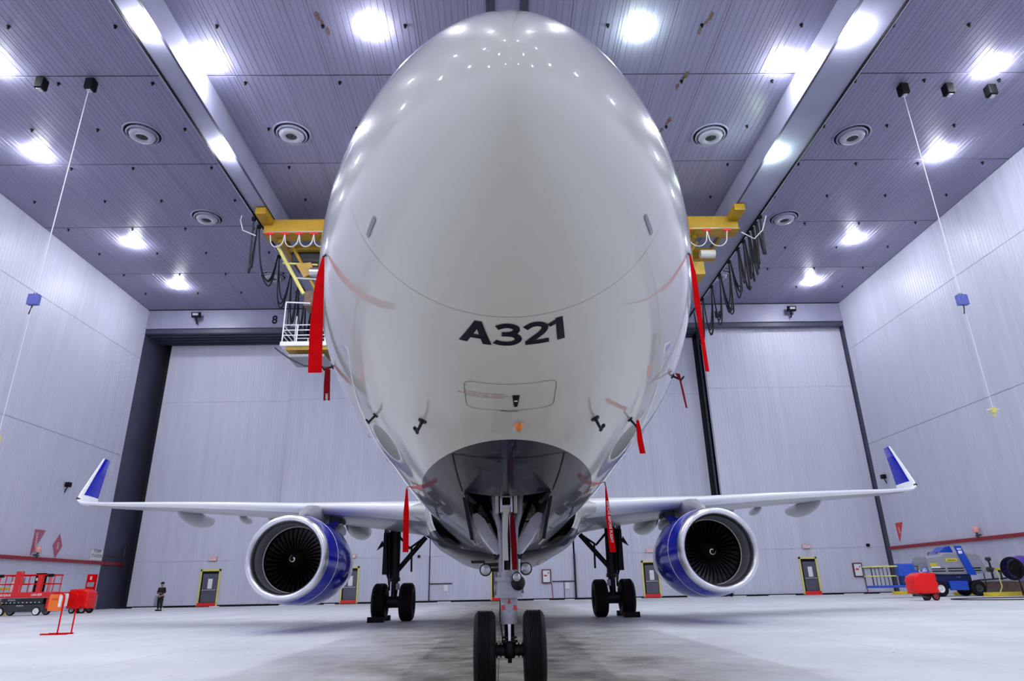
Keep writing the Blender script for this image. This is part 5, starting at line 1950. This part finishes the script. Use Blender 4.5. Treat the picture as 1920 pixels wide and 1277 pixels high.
# purple bin partly behind the lift hood
tag(MB().lathe([(.50, .9), (.56, 1.5), (.58, 2.1), (.54, 2.12), (.50, 1.5)], 28, T(27.95, 38.3, .05)).build('ribbed_bin', M_PURP), 'dark purple ribbed bin behind the left end of the lift hood', 'bin').parent = None
tag(MB().bbox((27.45, 37.85, 0), (28.45, 38.75, .945), .03).build('bin_stand', M_CHAR), 'dark stand under the purple bin behind the blue lift', 'stand')

# wall services at the right: valves, box, pipe, hose
ws = tag(empty('valve_station', (32.0, 37.6, 0)), 'cluster of dark pipes and valves on the right wall behind the fan', 'pipe')
MB().tube([(0, -1.2, 1.0), (0, 1.6, .9)], .05, 8).tube([(0, 0, .9), (0, 0, 1.9), (.0, .1, 2.3)], .06, 8).tube([(0, -.8, .9), (0, -.8, 1.5), (0, -.3, 1.6)], .05, 8).tube([(0, .8, .4), (0, .8, 1.5)], .03, 8).build('service_pipe', M_GEARD, ws)
MB().cyl((-.15, 0, 2.2), (.1, 0, 2.2), .12).cyl((-.2, .05, 1.55), (.1, .05, 1.55), .16).bbox((-.15, -.9, 1.35), (.05, -.7, 1.6), .03).build('valve_wheel', M_CHAR, ws)
MB().bbox((-.2, .55, 1.45), (.0, .95, 1.62), .02).bbox((-.22, -.95, 1.50), (-.02, -.65, 1.62), .02).build('yellow_tag_box', M_YELC, ws)
MB().bbox((-.15, 1.1, 1.7), (.1, 1.7, 2.25), .02).build('junction_box', M_WALL, ws)
tag(MB().bbox((32.3, 35.2, 0), (32.72, 39.8, .78), .02).build('wall_ledge', M_BROWN), 'rust brown low ledge along the right wall under the valves', 'ledge')
tag(MB().bbox((32.28, 35.2, .785), (32.72, 39.8, .86), .02).build('ledge_cap', M_HOOD), 'grey cap on the rust brown ledge', 'ledge')
tag(MB().tube([(31.8, 36.8, 1.5), (31.75, 36.7, 1.0), (31.5, 36.3, .5), (31.0, 36.0, .05)], .035, 8).build('yellow_hose', M_YELP), 'thin yellow hose hanging from the valves to the floor', 'hose')
pts = []
for t_ in range(28):
    a = R(90) + R(180) * t_ / 27
    pts.append((25.2 + 2.2 * math.cos(a), 27.9 + 2.0 * math.sin(a), .02))
pts = [(30.5, 29.5, .02), (28, 29.8, .02)] + pts + [(28, 25.3, .02), (30, 24.8, .02)]
tag(MB().tube(pts, .03, 8).build('floor_hose', M_CABLE), 'black hose looped on the floor at the right edge', 'hose')
# chocks at the main wheels
for x, y in ((-4.26, 16.22), (4.26, 16.22), (-4.26, 17.58), (4.26, 17.58)):
    tag(MB().prism([(-.16, 0), (.16, 0), (.03 if y < 17 else .13, .17), (-.13 if y < 17 else -.03, .17)], -.26, .26, Matrix(((0, 0, 1, x), (1, 0, 0, y), (0, 1, 0, 0), (0, 0, 0, 1)))).build('wheel_chock', M_BLACK),
        'black chock %s the outer %s main wheel' % ('before' if y < 17 else 'behind', 'left' if x < 0 else 'right'), 'chock')
# low electrical vent plates at the left leaf
tag(MB().bbox((-29.6, 53.02, .15), (-28.9, 53.15, .95), .02).build('vent_plate', M_HOOD), 'small grey vent plate low on the left leaf, left of the man', 'vent')
tag(MB().tube([(XL + .3, 50.4, 4.1), (XL + .3, 52.6, 4.1), (XL + .3, 52.75, 4.3), (XL + .3, 52.75, 5.0)], .05, 8).build('conduit', M_CHAR), 'thin dark conduit bending upward in the left recess', 'pipe')
tag(MB().bbox((-32.85, 48.5, 0), (-32.3, 49.3, 1.1), .03).build('grey_locker', M_HOOD), 'low grey locker at the foot of the left wall end', 'locker')


# ------------------------------------------------------------------ the man
def skin_figure(name, verts, edges, m, parent, sub=2):
    me_ = bpy.data.meshes.new(name)
    me_.from_pydata([v[:3] for v in verts], edges, [])
    o = link(name, me_, parent)
    md = o.modifiers.new('skin', 'SKIN')
    if not me_.skin_vertices:
        return o
    for i, v in enumerate(verts):
        r_ = v[3]
        me_.skin_vertices[0].data[i].radius = (r_, v[4] if len(v) > 4 else r_)
    me_.skin_vertices[0].data[0].use_root = True
    md.use_smooth_shade = True
    sd = o.modifiers.new('sub', 'SUBSURF')
    sd.levels = sub
    sd.render_levels = sub
    me_.materials.append(m)
    return o


man = tag(empty('person', (-23.0, 40.3, 0)), 'person in black clothes and cap standing by the left leaf, hands together', 'person')
man.rotation_euler = (0, 0, R(-10))
# x sideways, -y front
V = [(0, 0, .95, .14, .11), (0, .01, 1.15, .13, .10), (0, .01, 1.35, .16, .11), (0, 0, 1.47, .08, .07), (0, -.01, 1.53, .055), (0, -.02, 1.60, .075), (0, -.02, 1.70, .088, .095), (0, -.02, 1.76, .06),
     (.19, 0, 1.42, .062), (.27, .02, 1.15, .045), (.12, -.22, 1.10, .034), (-.19, 0, 1.42, .062), (-.27, .02, 1.15, .045), (-.10, -.22, 1.09, .034),
     (.10, 0, .85, .095), (.11, -.01, .48, .062), (.12, .03, .10, .045), (.14, -.12, .04, .04), (-.10, 0, .85, .095), (-.10, -.02, .48, .062), (-.08, .02, .10, .045), (-.10, -.13, .04, .04)]
E_ = [(0, 1), (1, 2), (2, 3), (3, 4), (4, 5), (5, 6), (6, 7), (2, 8), (8, 9), (9, 10), (2, 11), (11, 12), (12, 13), (0, 14), (14, 15), (15, 16), (16, 17), (0, 18), (18, 19), (19, 20), (20, 21)]
skin_figure('body', V, E_, M_SKIN, man)
g = .016
JV = [(0, 0, .90, .16, .13), (0, .01, 1.15, .15, .12), (0, .01, 1.35, .175, .13), (0, 0, 1.46, .09, .08), (.20, 0, 1.42, .082), (.28, .02, 1.15, .064), (.15, -.19, 1.105, .050), (-.20, 0, 1.42, .082), (-.28, .02, 1.15, .064), (-.13, -.19, 1.095, .050)]
skin_figure('jacket', JV, [(0, 1), (1, 2), (2, 3), (2, 4), (4, 5), (5, 6), (2, 7), (7, 8), (8, 9)], M_CLOTH, man)
TV = [(0, 0, .95, .15, .12), (.10, 0, .83, .115), (.11, -.01, .48, .085), (.12, .03, .12, .07), (-.10, 0, .83, .115), (-.10, -.02, .48, .085), (-.08, .02, .12, .07)]
skin_figure('trousers', TV, [(0, 1), (1, 2), (2, 3), (0, 4), (4, 5), (5, 6)], M_CLOTH, man)
for x in (.13, -.09):
    MB().bbox((x - .05, -.20, 0.0), (x + .05, .09, .09), .03).build('shoe', M_BLACK, man)
MB().lathe([(.105, 0), (.112, .05), (.09, .11), (0, .13)], 20, T(0, -.01, 1.70)).bbox((-.07, -.19, 1.70), (.07, -.08, 1.715), .005).build('cap', M_BLACK, man)
# fingers of the folded hands, nose, ears
for sg in (-1, 1):
    mb = MB()
    for k in range(4):
        x0 = sg * .10
        z0 = 1.125 - k * .02
        mb.tube([(x0, -.235, z0), (x0 - sg * .04, -.262, z0 - .004), (x0 - sg * .075, -.255, z0 - .012), (x0 - sg * .09, -.238, z0 - .016)], .010, 6)
    mb.tube([(x0 + sg * .01, -.225, 1.13), (x0 - sg * .02, -.24, 1.155), (x0 - sg * .05, -.245, 1.155)], .011, 6)
    mb.build('hand_fingers', M_SKIN, man)
    MB().lathe([(0, -.012), (.018, -.008), (.02, .004), (0, .01)], 10, T(sg * .088, 0, 1.66) @ RY(R(90))).build('ear', M_SKIN, man)
    MB().lathe([(0, .008), (.008, .0), (0, -.008)], 8, T(sg * .032, -.108, 1.675)).build('eye', M_BLACK, man)
MB().loft([[(-.008, -.105, 1.68), (.008, -.105, 1.68), (0, -.115, 1.68)], [(-.016, -.105, 1.64), (.016, -.105, 1.64), (0, -.135, 1.64)]]).build('nose', M_SKIN, man)
MB().bbox((-.025, -.108, 1.598), (.025, -.098, 1.606), .002).build('mouth', M_PIPE, man)
MB().bbox((-.06, -.27, 1.10), (.06, -.255, 1.18), .004).build('phone', M_CHAR, man)
